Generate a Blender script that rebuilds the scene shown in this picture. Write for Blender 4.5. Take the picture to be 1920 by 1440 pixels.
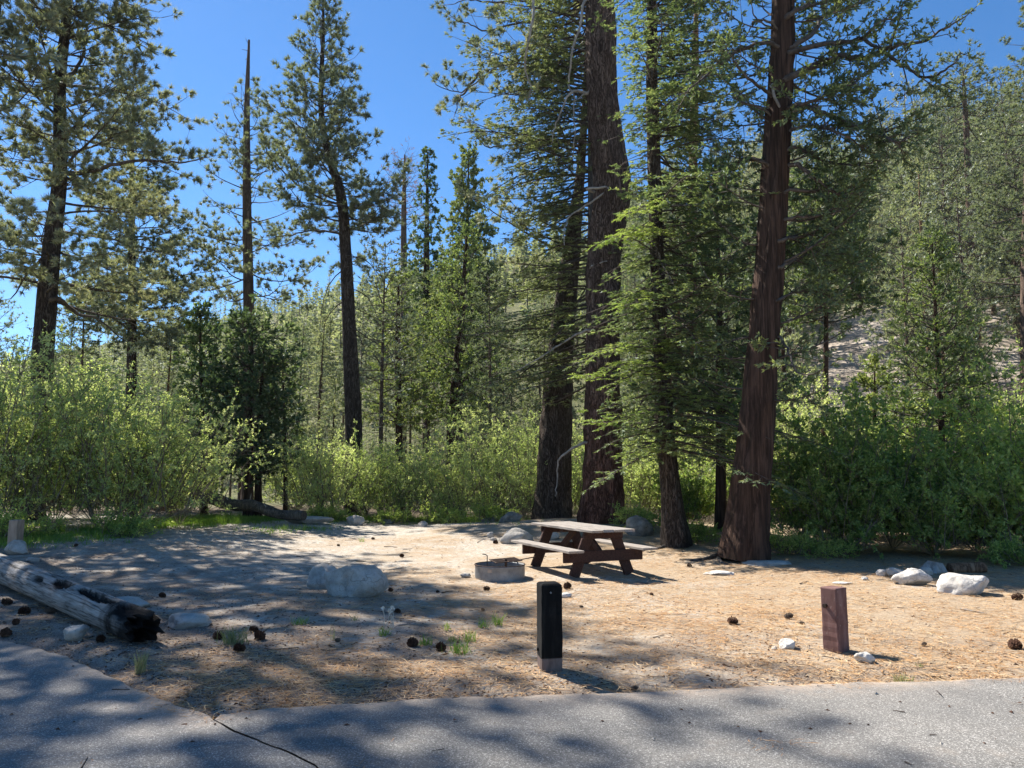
import bpy, bmesh, math, random
import numpy as np
from mathutils import Vector

for o in list(bpy.data.objects): bpy.data.objects.remove(o)
S = bpy.context.scene
COL = S.collection
PI = math.pi

# ---------------------------------------------------------------- camera, sky, sun, exposure
HAZE = 0.00008
CAMH, FPX, HORIZ = 1.70, 1420.0, 890.0
TH = math.atan((HORIZ - 720.0) / FPX)
cd = bpy.data.cameras.new('camera'); cam = bpy.data.objects.new('camera', cd); COL.objects.link(cam)
cam.location = (0, 0, CAMH); cam.rotation_euler = (PI / 2 + TH, 0, 0)
cd.sensor_width = 36.0; cd.lens = 36.0 * FPX / 1920.0; cd.clip_start = 0.05; cd.clip_end = 3000
S.camera = cam

SUNV = Vector((-0.60, 0.62, 1.0)).normalized()          # towards the sun
SUN_EL = math.asin(SUNV.z)
w = bpy.data.worlds.new('World'); S.world = w; w.use_nodes = True
nt = w.node_tree; bg = nt.nodes['Background']
sky = nt.nodes.new('ShaderNodeTexSky'); sky.sky_type = 'NISHITA'; sky.sun_disc = False
sky.sun_elevation = SUN_EL; sky.sun_rotation = math.atan2(SUNV.x, SUNV.y)
sky.altitude = 1800; sky.air_density = 1.0; sky.dust_density = 0.3; sky.ozone_density = 3.0
hs = nt.nodes.new('ShaderNodeHueSaturation'); hs.inputs['Saturation'].default_value = 1.25
nt.links.new(sky.outputs[0], hs.inputs['Color']); nt.links.new(hs.outputs[0], bg.inputs[0]); bg.inputs[1].default_value = 0.077
sl = bpy.data.lights.new('sun', 'SUN'); sl.energy = 4.6; sl.angle = math.radians(0.53); sl.color = (1.0, 0.95, 0.87)
so = bpy.data.objects.new('sun', sl); COL.objects.link(so); so.location = (-20, 20, 40)
so.rotation_euler = (-SUNV).to_track_quat('-Z', 'Y').to_euler()
S.view_settings.view_transform = 'Standard'; S.view_settings.look = 'None'
S.view_settings.exposure = 1.30; S.view_settings.gamma = 1.0; S.view_settings.use_curve_mapping = False
S.cycles.max_bounces = 6; S.cycles.diffuse_bounces = 3; S.cycles.transmission_bounces = 4
S.cycles.glossy_bounces = 2; S.cycles.transparent_max_bounces = 4
S.cycles.use_denoising = True

# ---------------------------------------------------------------- noise and terrain
def _h(ix, iy, iz, seed):
    n = (ix * 374761393 + iy * 668265263 + iz * 2147483647 + seed * 974634777) & 0xFFFFFFFF
    n = ((n ^ (n >> 13)) * 1274126177) & 0xFFFFFFFF
    n = ((n ^ (n >> 16)) * 2246822519) & 0xFFFFFFFF
    return ((n ^ (n >> 15)) & 0xFFFFFF) / float(0xFFFFFF)
def vn(p, seed=0):
    p = np.asarray(p, float); i = np.floor(p).astype(np.int64); f = p - i; f = f * f * (3 - 2 * f)
    r = 0
    for dx in (0, 1):
        wx = f[..., 0] if dx else 1 - f[..., 0]
        for dy in (0, 1):
            wy = f[..., 1] if dy else 1 - f[..., 1]
            for dz in (0, 1):
                wz = f[..., 2] if dz else 1 - f[..., 2]
                r = r + wx * wy * wz * _h(i[..., 0] + dx, i[..., 1] + dy, i[..., 2] + dz, seed)
    return r * 2 - 1
def fbm(p, oct=4, seed=0):
    p = np.asarray(p, float); a = 1.0; r = 0
    for k in range(oct):
        r = r + a * vn(p * 2 ** k, seed + k); a *= 0.5
    return r
def n2(x, y, s, seed=0, oct=3):
    x, y = np.broadcast_arrays(np.asarray(x, float), np.asarray(y, float))
    return fbm(np.stack([x * s, y * s, np.zeros_like(x) + 0.37], -1), oct, seed)
def ss(a, b, x):
    t = np.clip((np.asarray(x, float) - a) / (b - a), 0, 1); return t * t * (3 - 2 * t)

def on_plane(px, py, z=0.012):
    xc, yc = (px - 960.0) / FPX, (720.0 - py) / FPX; th = math.atan((HORIZ - 720.0) / FPX)
    dy, dz = math.cos(th) - yc * math.sin(th), math.sin(th) + yc * math.cos(th); t = (z - CAMH) / dz; return xc * t, dy * t
_E = [on_plane(*q) for q in ((0, 1200), (60, 1213), (130, 1232), (200, 1265), (300, 1310), (390, 1345), (520, 1325), (700, 1317), (870, 1306), (1050, 1303), (1200, 1300), (1400, 1292), (1560, 1282), (1700, 1278), (1920, 1268))]
EDGE_X = np.array([-40, -12, -7.0] + [q[0] for q in _E] + [8, 40]); EDGE_Y = np.array([12, 9.0, 7.9] + [q[1] for q in _E] + [6.5, 9])
_S = [on_plane(*q) for q in ((390, 1345), (450, 1375), (530, 1405), (600, 1440))]; CX = _E[5][0]
SEAM_X = np.array([q[0] for q in _S] + [-.5, 0, .6, 1.5, 3.0]); SEAM_Y = np.array([q[1] for q in _S] + [3.3, 2.2, 0, -6, -15])
def edge_y(x):
    x = np.asarray(x, float)
    return np.interp(x, EDGE_X, EDGE_Y) + 0.035 * n2(x, 0 * x, 2.3, 5) + 0.02 * n2(x, 0 * x, 11, 6)
def gz(x, y):
    x = np.asarray(x, float); y = np.asarray(y, float)
    z = 0.40 * np.exp(-(((x - 2.2) / 4.2) ** 2 + ((y - 22.5) / 3.6) ** 2))
    z = z + 0.32 * ss(-2.5, -9, x) * ss(11, 19, y)
    z = z - 0.7 * ss(28, 38, y) + 0.0
    off = ss(0.0, 0.5, y - np.interp(x, EDGE_X, EDGE_Y))
    z = z + off * (0.03 + 0.05 * n2(x, y, 0.35, 11) + 0.018 * n2(x, y, 1.7, 12) + 0.008 * n2(x, y, 7.0, 13, 2)) - (1 - off) * 0.03
    s = 0.57 * x + 0.82 * y
    h1 = 0.45 * np.maximum(0, s - 46 + 3.0 * n2(x, y, 0.035, 21)) ; h1 = np.where(h1 > 72, 72 + (h1 - 72) * 0.25, h1)
    H = np.interp(x, [-260, -150, -98, -60, 0, 80], [6, 22, 34, 52, 70, 84])
    h2 = ss(70, 255, y) * H * (1 + 0.10 * n2(x, y, 0.02, 22))
    m = np.maximum(h1, h2) + 1.2 * np.minimum(1, np.maximum(h1, h2) / 6) * n2(x, y, 0.09, 23)
    return z + np.maximum(m, 0) * ss(38, 50, y)

# photograph pixels (1920 x 1440) to directions: used to read positions off the photograph
CT, ST = math.cos(TH), math.sin(TH)
def P(px, py, d):
    xc, yc = (px - 960.0) / FPX, (720.0 - py) / FPX
    D = np.array([xc, CT - yc * ST, ST + yc * CT])
    return np.array([0, 0, CAMH]) + D * (d / D[1])
def G(px, py):
    xc, yc = (px - 960.0) / FPX, (720.0 - py) / FPX
    D = np.array([xc, CT - yc * ST, ST + yc * CT])
    t = np.geomspace(2.5, 200, 3000)
    X, Y, Z = D[0] * t, D[1] * t, CAMH + D[2] * t
    i = np.argmax(Z < gz(X, Y)); return np.array([X[i], Y[i], float(gz(X[i], Y[i]))])
def proj(p):
    v = np.asarray(p, float) - np.array([0, 0, CAMH])
    dep = v[1] * CT + v[2] * ST; up = -v[1] * ST + v[2] * CT
    return 960 + FPX * v[0] / dep, 720 - FPX * up / dep

# ---------------------------------------------------------------- mesh helpers
class Acc:
    def __init__(s): s.V = []; s.F = []; s.n = 0
    def add(s, V, F, mi=0):
        V = np.asarray(V, float).reshape(-1, 3); F = np.asarray(F, np.int64)
        if len(V) == 0 or len(F) == 0: return
        s.V.append(V); s.F.append((F + s.n, mi)); s.n += len(V)
def mesh_of(acc, name, mats, base=(0, 0, 0), smooth=(True,)):
    me = bpy.data.meshes.new(name)
    if not acc.V: return me
    V = np.concatenate(acc.V) - np.asarray(base, float)
    lv = np.concatenate([F.ravel() for F, _ in acc.F])
    tot = np.concatenate([np.full(len(F), F.shape[1]) for F, _ in acc.F])
    mi = np.concatenate([np.full(len(F), m) for F, m in acc.F])
    st = np.concatenate([[0], np.cumsum(tot)[:-1]])
    me.vertices.add(len(V)); me.vertices.foreach_set('co', V.astype(np.float32).ravel())
    me.loops.add(len(lv)); me.loops.foreach_set('vertex_index', lv.astype(np.int32))
    me.polygons.add(len(tot)); me.polygons.foreach_set('loop_start', st.astype(np.int32))
    me.polygons.foreach_set('material_index', mi.astype(np.int32))
    sm = np.array([smooth[min(k, len(smooth) - 1)] for k in mi], bool)
    me.polygons.foreach_set('use_smooth', sm)
    for m in mats: me.materials.append(m)
    me.update(calc_edges=True); me.validate()
    return me
def tag(o, label=None, cat=None, group=None, kind=None):
    if label: o['label'] = label
    if cat: o['category'] = cat
    if group: o['group'] = group
    if kind: o['kind'] = kind
    return o
def link(name, me, parent=None, loc=(0, 0, 0), rot=(0, 0, 0)):
    o = bpy.data.objects.new(name, me); COL.objects.link(o); o.location = loc; o.rotation_euler = rot
    if parent: o.parent = parent
    return o
def thing(name, label, cat, loc, rz=0, group=None):
    o = bpy.data.objects.new(name, None); COL.objects.link(o); o.location = tuple(loc); o.rotation_euler = (0, 0, rz)
    o.empty_display_size = 0.2
    return tag(o, label, cat, group)
def dup(root, loc, rz=0, sc=None, label=None, group=None):
    r = root.copy(); COL.objects.link(r); r.location = tuple(loc); r.rotation_euler = (0, 0, rz)
    if sc is not None: r.scale = (sc, sc, sc) if not hasattr(sc, '__len__') else sc
    if label: r['label'] = label
    if group: r['group'] = group
    for ch in list(root.children):
        c = ch.copy(); COL.objects.link(c); c.parent = r
        for g in list(ch.children):
            e = g.copy(); COL.objects.link(e); e.parent = c
    return r
def nrm(v): return v / np.maximum(1e-9, np.linalg.norm(v, axis=-1, keepdims=True))
def tube(acc, pts, rad, k=6, mi=0, cap=True, disp=None):
    P_ = np.asarray(pts, float); R = np.broadcast_to(np.asarray(rad, float), (len(P_),))
    T = nrm(np.gradient(P_, axis=0)); mt = np.abs(T.mean(0))
    ref = np.array([1., 0, 0]) if mt[2] > max(mt[0], mt[1]) * 0.8 else np.array([0, 0, 1.])
    A = nrm(np.cross(T, ref)); B = np.cross(T, A)
    th = np.arange(k) * 2 * PI / k
    c, s_ = np.cos(th)[None, :, None], np.sin(th)[None, :, None]
    RR = R[:, None] * np.ones(k)[None]
    if disp is not None: RR = RR * disp(P_, th)
    V = P_[:, None] + (A[:, None] * c + B[:, None] * s_) * RR[..., None]
    n = len(P_); i = np.arange(n - 1)[:, None] * k; j = np.arange(k)[None]
    q = np.stack([i + j, i + (j + 1) % k, i + k + (j + 1) % k, i + k + j], -1).reshape(-1, 4)
    acc.add(V.reshape(-1, 3), q, mi)
    if cap:
        for e, o in ((0, P_[0]), (n - 1, P_[-1])):
            ring = V[e]; tri = np.stack([np.arange(k), (np.arange(k) + 1) % k, np.full(k, k)], -1)
            if e == 0: tri = tri[:, ::-1]
            acc.add(np.vstack([ring, o[None]]), tri, mi)
def twigs(acc, A, B, r0, r1, mi=0):
    A = np.asarray(A); B = np.asarray(B); N = len(A)
    if N == 0: return
    T = nrm(B - A); ref = np.tile([0.31, 0.22, 0.93], (N, 1)); U = nrm(np.cross(T, ref)); W = np.cross(T, U)
    r0 = np.broadcast_to(r0, (N,)); r1 = np.broadcast_to(r1, (N,)); out = []
    for Q, r in ((A, r0), (B, r1)):
        for a in range(3):
            t = a * 2 * PI / 3
            out.append(Q + (U * math.cos(t) + W * math.sin(t)) * r[:, None])
    V = np.stack(out, 1).reshape(-1, 3); b = np.arange(N)[:, None] * 6
    F = np.concatenate([b + np.array([[a, (a + 1) % 3, 3 + (a + 1) % 3, 3 + a]]) for a in range(3)])
    acc.add(V, F, mi)
def leaves(acc, rng, B, D, L, W, mi=1, diamond=False, flat=None):
    N = len(B)
    if N == 0: return
    rv = rng.normal(size=(N, 3))
    if flat is not None: rv = rv * (1 - flat) + np.array([0, 0, 2.0]) * flat
    Sd = nrm(np.cross(D, rv)) * (np.broadcast_to(W, (N,))[:, None] * 0.5); L = np.broadcast_to(L, (N,))[:, None]
    b = np.arange(N)[:, None]
    if diamond:
        V = np.stack([B, B + D * L * 0.5 + Sd, B + D * L, B + D * L * 0.5 - Sd], 1)
        acc.add(V.reshape(-1, 3), b * 4 + np.array([[0, 1, 2, 3]]), mi)
    else:
        V = np.stack([B - Sd, B + Sd, B + D * L], 1)
        acc.add(V.reshape(-1, 3), b * 3 + np.array([[0, 1, 2]]), mi)
def spline(pts, n):
    p = np.asarray(pts, float); m = len(p)
    if m < 3: return np.stack([np.interp(np.linspace(0, 1, n), [0, 1], p[:, k]) for k in range(p.shape[1])], -1)
    q = np.vstack([2 * p[0] - p[1], p, 2 * p[-1] - p[-2]]); t = np.linspace(0, m - 1, n); i = np.minimum(t.astype(int), m - 2); f = (t - i)[:, None]
    a, b, c, d = q[i], q[i + 1], q[i + 2], q[i + 3]
    return 0.5 * ((2 * b) + (c - a) * f + (2 * a - 5 * b + 4 * c - d) * f ** 2 + (3 * b - a - 3 * c + d) * f ** 3)

# ---------------------------------------------------------------- materials
def new_mat(name):
    m = bpy.data.materials.new(name); m.use_nodes = True; t = m.node_tree
    for n in list(t.nodes): t.nodes.remove(n)
    out = t.nodes.new('ShaderNodeOutputMaterial'); return m, t, out
def N_(t, typ, **kw):
    n = t.nodes.new(typ)
    for k, v in kw.items():
        if k in n.inputs.keys(): n.inputs[k].default_value = v
        else: setattr(n, k, v)
    return n
def ramp(t, fac, stops):
    r = t.nodes.new('ShaderNodeValToRGB'); cr = r.color_ramp
    while len(cr.elements) < len(stops): cr.elements.new(0.5)
    for e, (p, c) in zip(cr.elements, stops): e.position = p; e.color = (*c, 1)
    t.links.new(fac, r.inputs[0]); return r.outputs[0]
def coords(t, scale=(1, 1, 1), kind='Object'):
    tc = t.nodes.new('ShaderNodeTexCoord'); mp = t.nodes.new('ShaderNodeMapping'); mp.inputs['Scale'].default_value = scale
    t.links.new(tc.outputs[kind], mp.inputs[0]); return mp.outputs[0]
def noise(t, co, scale, detail=4, rough=0.6, dist=0):
    n = t.nodes.new('ShaderNodeTexNoise'); n.inputs['Scale'].default_value = scale; n.inputs['Detail'].default_value = detail
    n.inputs['Roughness'].default_value = rough; n.inputs['Distortion'].default_value = dist
    t.links.new(co, n.inputs['Vector']); return n.outputs['Fac']
def mixc(t, fac, a, b, mode='MIX'):
    m = t.nodes.new('ShaderNodeMix'); m.data_type = 'RGBA'; m.blend_type = mode
    for s, v in ((0, fac), (6, a), (7, b)):
        if hasattr(v, 'node') or hasattr(v, 'is_linked'): t.links.new(v, m.inputs[s])
        else: m.inputs[s].default_value = v if s == 0 else (*v, 1)
    return m.outputs[2]
def math_(t, op, a, b=0.0, c=None):
    m = t.nodes.new('ShaderNodeMath'); m.operation = op
    for i, v in enumerate((a, b) + (() if c is None else (c,))):
        if hasattr(v, 'is_linked'): t.links.new(v, m.inputs[i])
        else: m.inputs[i].default_value = v
    return m.outputs[0]
def bump(t, h, strength, dist):
    b = t.nodes.new('ShaderNodeBump'); b.inputs['Strength'].default_value = strength; b.inputs['Distance'].default_value = dist
    t.links.new(h, b.inputs['Height']); return b.outputs[0]
def princ(t, out, col, rough=0.85, nor=None, metal=0.0, spec=0.3):
    p = t.nodes.new('ShaderNodeBsdfPrincipled')
    if hasattr(col, 'is_linked'): t.links.new(col, p.inputs['Base Color'])
    else: p.inputs['Base Color'].default_value = (*col, 1)
    if hasattr(rough, 'is_linked'): t.links.new(rough, p.inputs['Roughness'])
    else: p.inputs['Roughness'].default_value = rough
    p.inputs['Metallic'].default_value = metal; p.inputs['Specular IOR Level'].default_value = spec
    if nor is not None: t.links.new(nor, p.inputs['Normal'])
    t.links.new(p.outputs[0], out.inputs[0]); return p
def leaf_mat(name, stops, trans=0.4, gloss=0.06, tcol=(1.05, 1.1, 0.65)):
    m, t, out = new_mat(name)
    g = t.nodes.new('ShaderNodeNewGeometry'); oi = t.nodes.new('ShaderNodeObjectInfo')
    n = noise(t, coords(t, kind='Object'), 0.9, 2)
    f = math_(t, 'ADD', math_(t, 'MULTIPLY', g.outputs['Random Per Island'], 0.5), math_(t, 'MULTIPLY', n, 0.5))
    f = math_(t, 'ADD', f, math_(t, 'MULTIPLY', math_(t, 'SUBTRACT', oi.outputs['Random'], 0.5), 0.42))
    col = ramp(t, f, stops)
    d = t.nodes.new('ShaderNodeBsdfDiffuse'); tr = t.nodes.new('ShaderNodeBsdfTranslucent'); gl = t.nodes.new('ShaderNodeBsdfGlossy')
    gl.inputs['Roughness'].default_value = 0.6; gl.inputs['Color'].default_value = (.75, .8, .8, 1)
    t.links.new(col, d.inputs[0]); t.links.new(mixc(t, 1.0, col, tcol, 'MULTIPLY'), tr.inputs[0])
    a = t.nodes.new('ShaderNodeMixShader'); a.inputs[0].default_value = trans; t.links.new(d.outputs[0], a.inputs[1]); t.links.new(tr.outputs[0], a.inputs[2])
    b = t.nodes.new('ShaderNodeMixShader'); b.inputs[0].default_value = gloss; t.links.new(a.outputs[0], b.inputs[1]); t.links.new(gl.outputs[0], b.inputs[2])
    t.links.new(b.outputs[0], out.inputs[0]); return m
M = {}
M['pine'] = leaf_mat('pine_needles', [(0.15, (0.114, 0.137, 0.079)), (0.45, (0.227, 0.252, 0.144)), (0.7, (0.348, 0.352, 0.216)), (0.95, (0.513, 0.446, 0.273))], 0.46, 0.14)
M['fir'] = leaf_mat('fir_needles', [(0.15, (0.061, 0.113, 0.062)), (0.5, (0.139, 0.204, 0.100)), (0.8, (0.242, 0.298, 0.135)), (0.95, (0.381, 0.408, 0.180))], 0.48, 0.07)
M['firolive'] = leaf_mat('sunlit_fir_needles', [(0.15, (0.109, 0.141, 0.074)), (0.5, (0.232, 0.269, 0.133)), (0.8, (0.392, 0.403, 0.207)), (0.95, (0.552, 0.538, 0.296))], 0.50, 0.08)  # paler olive copy of the fir needles, sunlight put into the colour
M['firlit'] = leaf_mat('lit_fir_boughs', [(0.2, (0.182, 0.275, 0.075)), (0.9, (0.454, 0.522, 0.167))], 0.50, 0.06)  # brighter yellow-green needles: sunlight on the front boughs painted into the colour
M['cedar'] = leaf_mat('cedar_sprays', [(0.15, (0.061, 0.097, 0.048)), (0.5, (0.131, 0.178, 0.077)), (0.9, (0.261, 0.283, 0.111))], 0.44, 0.05)
M['cedar_light'] = leaf_mat('young_cedar_sprays', [(0.15, (0.096, 0.147, 0.059)), (0.5, (0.210, 0.265, 0.092)), (0.9, (0.382, 0.397, 0.147))], 0.50, 0.05)
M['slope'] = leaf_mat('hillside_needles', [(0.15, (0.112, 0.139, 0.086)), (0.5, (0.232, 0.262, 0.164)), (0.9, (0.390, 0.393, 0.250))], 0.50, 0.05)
M['willow'] = leaf_mat('willow_leaves', [(0.15, (0.278, 0.355, 0.125)), (0.5, (0.502, 0.574, 0.235)), (0.9, (0.660, 0.660, 0.408))], 0.64, 0.04)
M['bush'] = leaf_mat('shade_green_leaves', [(0.15, (0.151, 0.246, 0.064)), (0.5, (0.339, 0.442, 0.118)), (0.9, (0.640, 0.660, 0.216))], 0.62, 0.04)  # darker, greener leaf for the right shrubs; cedar shade put into its colour
M['grass'] = leaf_mat('green_grass', [(0.15, (.12, .22, .03)), (0.6, (.22, .34, .05)), (0.95, (.42, .44, .16))], 0.4, 0.04)
M['drygrass'] = leaf_mat('dry_grass', [(0.15, (.16, .20, .08)), (0.6, (.36, .34, .18)), (0.95, (.55, .47, .28))], 0.35, 0.04)
M['needle_litter'] = leaf_mat('fallen_needles', [(0.1, (.16, .075, .03)), (0.4, (.36, .18, .07)), (0.7, (.54, .31, .13)), (0.97, (.72, .54, .32))], 0.1, 0.05, (1, .9, .7))
M['deadneedle'] = leaf_mat('dead_orange_needles', [(0.2, (.25, .12, .04)), (0.9, (.45, .25, .10))], 0.3, 0.04, (1, .8, .5))

def bark(name, dark, mid, lite, sc=(7, 7, 1.9), kind='plate', bd=0.03, red=None):
    m, t, out = new_mat(name)
    co = coords(t, sc); nz = noise(t, coords(t, (2, 2, .7)), 2.0, 4, .6)
    if kind == 'plate':
        v = t.nodes.new('ShaderNodeTexVoronoi'); v.feature = 'DISTANCE_TO_EDGE'; v.inputs['Scale'].default_value = 1.0
        wob = t.nodes.new('ShaderNodeVectorMath'); wob.operation = 'ADD'
        nn = t.nodes.new('ShaderNodeTexNoise'); nn.inputs['Scale'].default_value = 1.1; nn.inputs['Detail'].default_value = 5; t.links.new(co, nn.inputs['Vector'])
        t.links.new(co, wob.inputs[0]); t.links.new(nn.outputs['Color'], wob.inputs[1]); t.links.new(wob.outputs[0], v.inputs['Vector'])
        h = ramp(t, v.outputs['Distance'], [(0.0, (0, 0, 0)), (0.07, (.5, .5, .5)), (0.3, (1, 1, 1))])
        rg_ = noise(t, coords(t, (sc[0] * .9, sc[1] * .9, sc[2] * .55)), 1.2, 5, .65, 1.1); rd = ramp(t, rg_, [(.40, (1, 1, 1)), (.49, (0, 0, 0)), (.58, (1, 1, 1))])
        h = math_(t, 'MINIMUM', math_(t, 'ADD', math_(t, 'MULTIPLY', h, .55), .40), rd)
        h = math_(t, 'ADD', h, math_(t, 'MULTIPLY', noise(t, coords(t, (sc[0] * 3, sc[1] * 3, sc[2] * 3)), 1.5, 5, .7), 0.5))
        col = ramp(t, math_(t, 'MULTIPLY', h, 0.75), [(0.12, dark), (0.45, mid), (0.9, lite)])
    else:
        h = noise(t, coords(t, (sc[0] * 3.2, sc[1] * 3.2, sc[2] * .45)), 1.0, 6, .65, .3)
        h2 = noise(t, coords(t, (sc[0], sc[1], sc[2] * .25)), 1.3, 3, .5)
        h = math_(t, 'ADD', math_(t, 'MULTIPLY', h, .65), math_(t, 'MULTIPLY', h2, .45))
        col = ramp(t, h, [(0.36, dark), (0.52, mid), (0.72, lite)])
    col = mixc(t, math_(t, 'MULTIPLY', nz, 0.7), col, (dark[0] * 1.6, dark[1] * 1.6, dark[2] * 1.6))
    if red:
        tc = t.nodes.new('ShaderNodeTexCoord'); sp = t.nodes.new('ShaderNodeSeparateXYZ'); t.links.new(tc.outputs['Object'], sp.inputs[0])
        f = math_(t, 'SUBTRACT', 1.0, math_(t, 'DIVIDE', math_(t, 'ADD', sp.outputs[2], math_(t, 'MULTIPLY', nz, 3.0)), red[1]))
        c = t.nodes.new('ShaderNodeClamp'); t.links.new(f, c.inputs[0])
        col = mixc(t, c.outputs[0], col, mixc(t, 1.0, col, red[0], 'MULTIPLY'))
    princ(t, out, col, 0.92, bump(t, h, 1.0, bd), spec=.15); return m
M['bark_pine'] = bark('pine_bark', (.034, .023, .019), (.175, .118, .09), (.32, .225, .175), (9, 9, 3.0), bd=.06, red=((1.25, .72, .60), 6.0))
M['bark_grey'] = bark('grey_pine_bark', (.028, .021, .018), (.115, .083, .064), (.22, .175, .14), (10, 10, 3.2), bd=.07)
M['bark_fir'] = bark('fir_bark', (.035, .030, .028), (.13, .115, .10), (.24, .21, .18), (9, 9, 2.0), bd=.02)
M['bark_cedar'] = bark('cedar_bark', (.010, .008, .006), (.060, .034, .024), (.18, .104, .072), (9, 9, 2.0), 'fibre', .035)
M['bark_far'] = bark('distant_bark', (.05, .035, .027), (.14, .10, .075), (.24, .17, .13), (6, 6, 1.2), bd=.02)
M['bark_orange'] = bark('orange_pine_bark', (.06, .035, .022), (.24, .13, .075), (.38, .22, .13), (6, 6, 1.2), bd=.02)
def plain(name, cols, scale=6, rough=.9, bd=.004, stretch=(1, 1, 1), metal=0, spec=.2, detail=5, bs=.6):
    m, t, out = new_mat(name); n = noise(t, coords(t, stretch), scale, detail, .65)
    princ(t, out, ramp(t, n, [(0.28 + 0.44 * i / max(1, len(cols) - 1), c) for i, c in enumerate(cols)]), rough, bump(t, n, bs, bd), metal, spec); return m
M['twig'] = plain('twig_bark', [(.03, .024, .020), (.095, .075, .062), (.16, .13, .11)], 8)
M['deadwood'] = plain('bleached_branch', [(.14, .12, .105), (.30, .27, .24), (.46, .43, .39)], 9, stretch=(1, 1, .5))
M['stem'] = plain('willow_stems', [(.07, .055, .035), (.17, .14, .10), (.30, .26, .20)], 5)
M['bleached'] = plain('dry_stalk', [(.45, .40, .33), (.62, .57, .48)], 9)
M['white_dry'] = plain('white_seed_head', [(.6, .57, .5), (.78, .75, .68)], 9)
M['cone'] = plain('pine_cone', [(.028, .014, .010), (.085, .042, .026), (.16, .085, .05)], 30)
M['cone_old'] = plain('grey_pine_cone', [(.05, .04, .032), (.16, .12, .09), (.27, .21, .16)], 30)

# ================================================================= GROUND, ROAD, HILLS
def ground_material():
    m, t, out = new_mat('forest_ground'); co = coords(t)
    big = noise(t, co, 0.32, 4, .6, .6); mid = noise(t, co, 1.6, 5, .65, .4); fine = noise(t, co, 14, 6, .7); vf = noise(t, co, 70, 4, .7)
    fib = noise(t, coords(t, (18, 60, 18)), 1.0, 4, .7, 1.5)
    sand = ramp(t, fine, [(0.28, (.20, .17, .14)), (0.5, (.42, .375, .315)), (0.70, (.62, .57, .49))])
    need = ramp(t, fib, [(0.28, (.17, .115, .07)), (0.5, (.37, .28, .19)), (0.72, (.57, .47, .34))])
    duff = ramp(t, vf, [(0.34, (.035, .029, .026)), (0.47, (.17, .135, .11)), (0.60, (.30, .245, .20)), (0.78, (.44, .38, .32))])
    sp0 = t.nodes.new('ShaderNodeSeparateXYZ'); t.links.new(co, sp0.inputs[0])
    f = math_(t, 'ADD', math_(t, 'MULTIPLY', big, .6), math_(t, 'MULTIPLY', mid, .5)); f = math_(t, 'ADD', f, math_(t, 'MULTIPLY', sp0.outputs[0], .022))
    col = mixc(t, ramp(t, f, [(0.44, (0, 0, 0)), (0.60, (1, 1, 1))]), sand, need)
    sp = t.nodes.new('ShaderNodeSeparateXYZ'); t.links.new(co, sp.inputs[0])
    # older grey duff lies near the road on the left
    k = math_(t, 'SUBTRACT', 11.5, math_(t, 'ADD', sp.outputs[1], math_(t, 'MULTIPLY', sp.outputs[0], 0.9)))
    k = math_(t, 'ADD', math_(t, 'MULTIPLY', k, 0.13), math_(t, 'MULTIPLY', math_(t, 'SUBTRACT', mid, .5), 3.2))
    c = t.nodes.new('ShaderNodeClamp'); t.links.new(k, c.inputs[0])
    col = mixc(t, math_(t, 'MULTIPLY', c.outputs[0], .95), col, duff)
    col = mixc(t, ramp(t, noise(t, co, 38, 5, .75), [(.36, (.75, .75, .75)), (.44, (0, 0, 0))]), col, (.10, .075, .06))
    # dark soil under the brush, then pale granite slope beyond
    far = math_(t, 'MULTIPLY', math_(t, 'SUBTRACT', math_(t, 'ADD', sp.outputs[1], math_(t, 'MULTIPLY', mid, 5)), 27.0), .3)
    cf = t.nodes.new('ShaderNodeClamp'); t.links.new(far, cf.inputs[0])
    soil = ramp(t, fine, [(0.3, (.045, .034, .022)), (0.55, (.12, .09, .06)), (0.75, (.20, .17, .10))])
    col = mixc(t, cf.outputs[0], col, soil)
    fs = math_(t, 'MULTIPLY', math_(t, 'SUBTRACT', sp.outputs[1], 46.0), .12)
    cs = t.nodes.new('ShaderNodeClamp'); t.links.new(fs, cs.inputs[0])
    slope = ramp(t, noise(t, co, .22, 8, .72, .3), [(0.3, (.20, .16, .12)), (0.5, (.38, .32, .26)), (0.68, (.54, .48, .41))])
    brush = ramp(t, noise(t, co, 1.1, 8, .75, .3), [(0.35, (.045, .055, .022)), (0.5, (.10, .105, .045)), (0.62, (.19, .17, .09)), (0.75, (.33, .28, .20))])
    dv = math_(t, 'ADD', math_(t, 'DIVIDE', sp.outputs[0], sp.outputs[1]), math_(t, 'MULTIPLY', math_(t, 'SUBTRACT', big, .5), .16))
    m1 = math_(t, 'MULTIPLY', math_(t, 'SUBTRACT', .085, math_(t, 'ABSOLUTE', math_(t, 'SUBTRACT', dv, .455))), 40.0); m2 = math_(t, 'MULTIPLY', math_(t, 'SUBTRACT', .045, math_(t, 'ABSOLUTE', math_(t, 'SUBTRACT', dv, .66))), 40.0)
    rt = math_(t, 'MINIMUM', math_(t, 'MAXIMUM', m1, m2), math_(t, 'MULTIPLY', math_(t, 'SUBTRACT', 92.0, sp.outputs[1]), .08)); rt = math_(t, 'MAXIMUM', rt, math_(t, 'MULTIPLY', math_(t, 'SUBTRACT', mid, .62), 4.0))
    cr_ = t.nodes.new('ShaderNodeClamp'); t.links.new(rt, cr_.inputs[0])
    col = mixc(t, cs.outputs[0], col, mixc(t, cr_.outputs[0], brush, slope))
    h = math_(t, 'ADD', math_(t, 'MULTIPLY', fine, .6), math_(t, 'MULTIPLY', vf, .35))
    princ(t, out, col, .95, bump(t, h, .8, .03), spec=.1); return m
M['ground'] = ground_material()
ys = np.concatenate([np.linspace(-60, 2.5, 16), np.geomspace(3.0, 34, 250), np.geomspace(34.6, 620, 150)])
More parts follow.
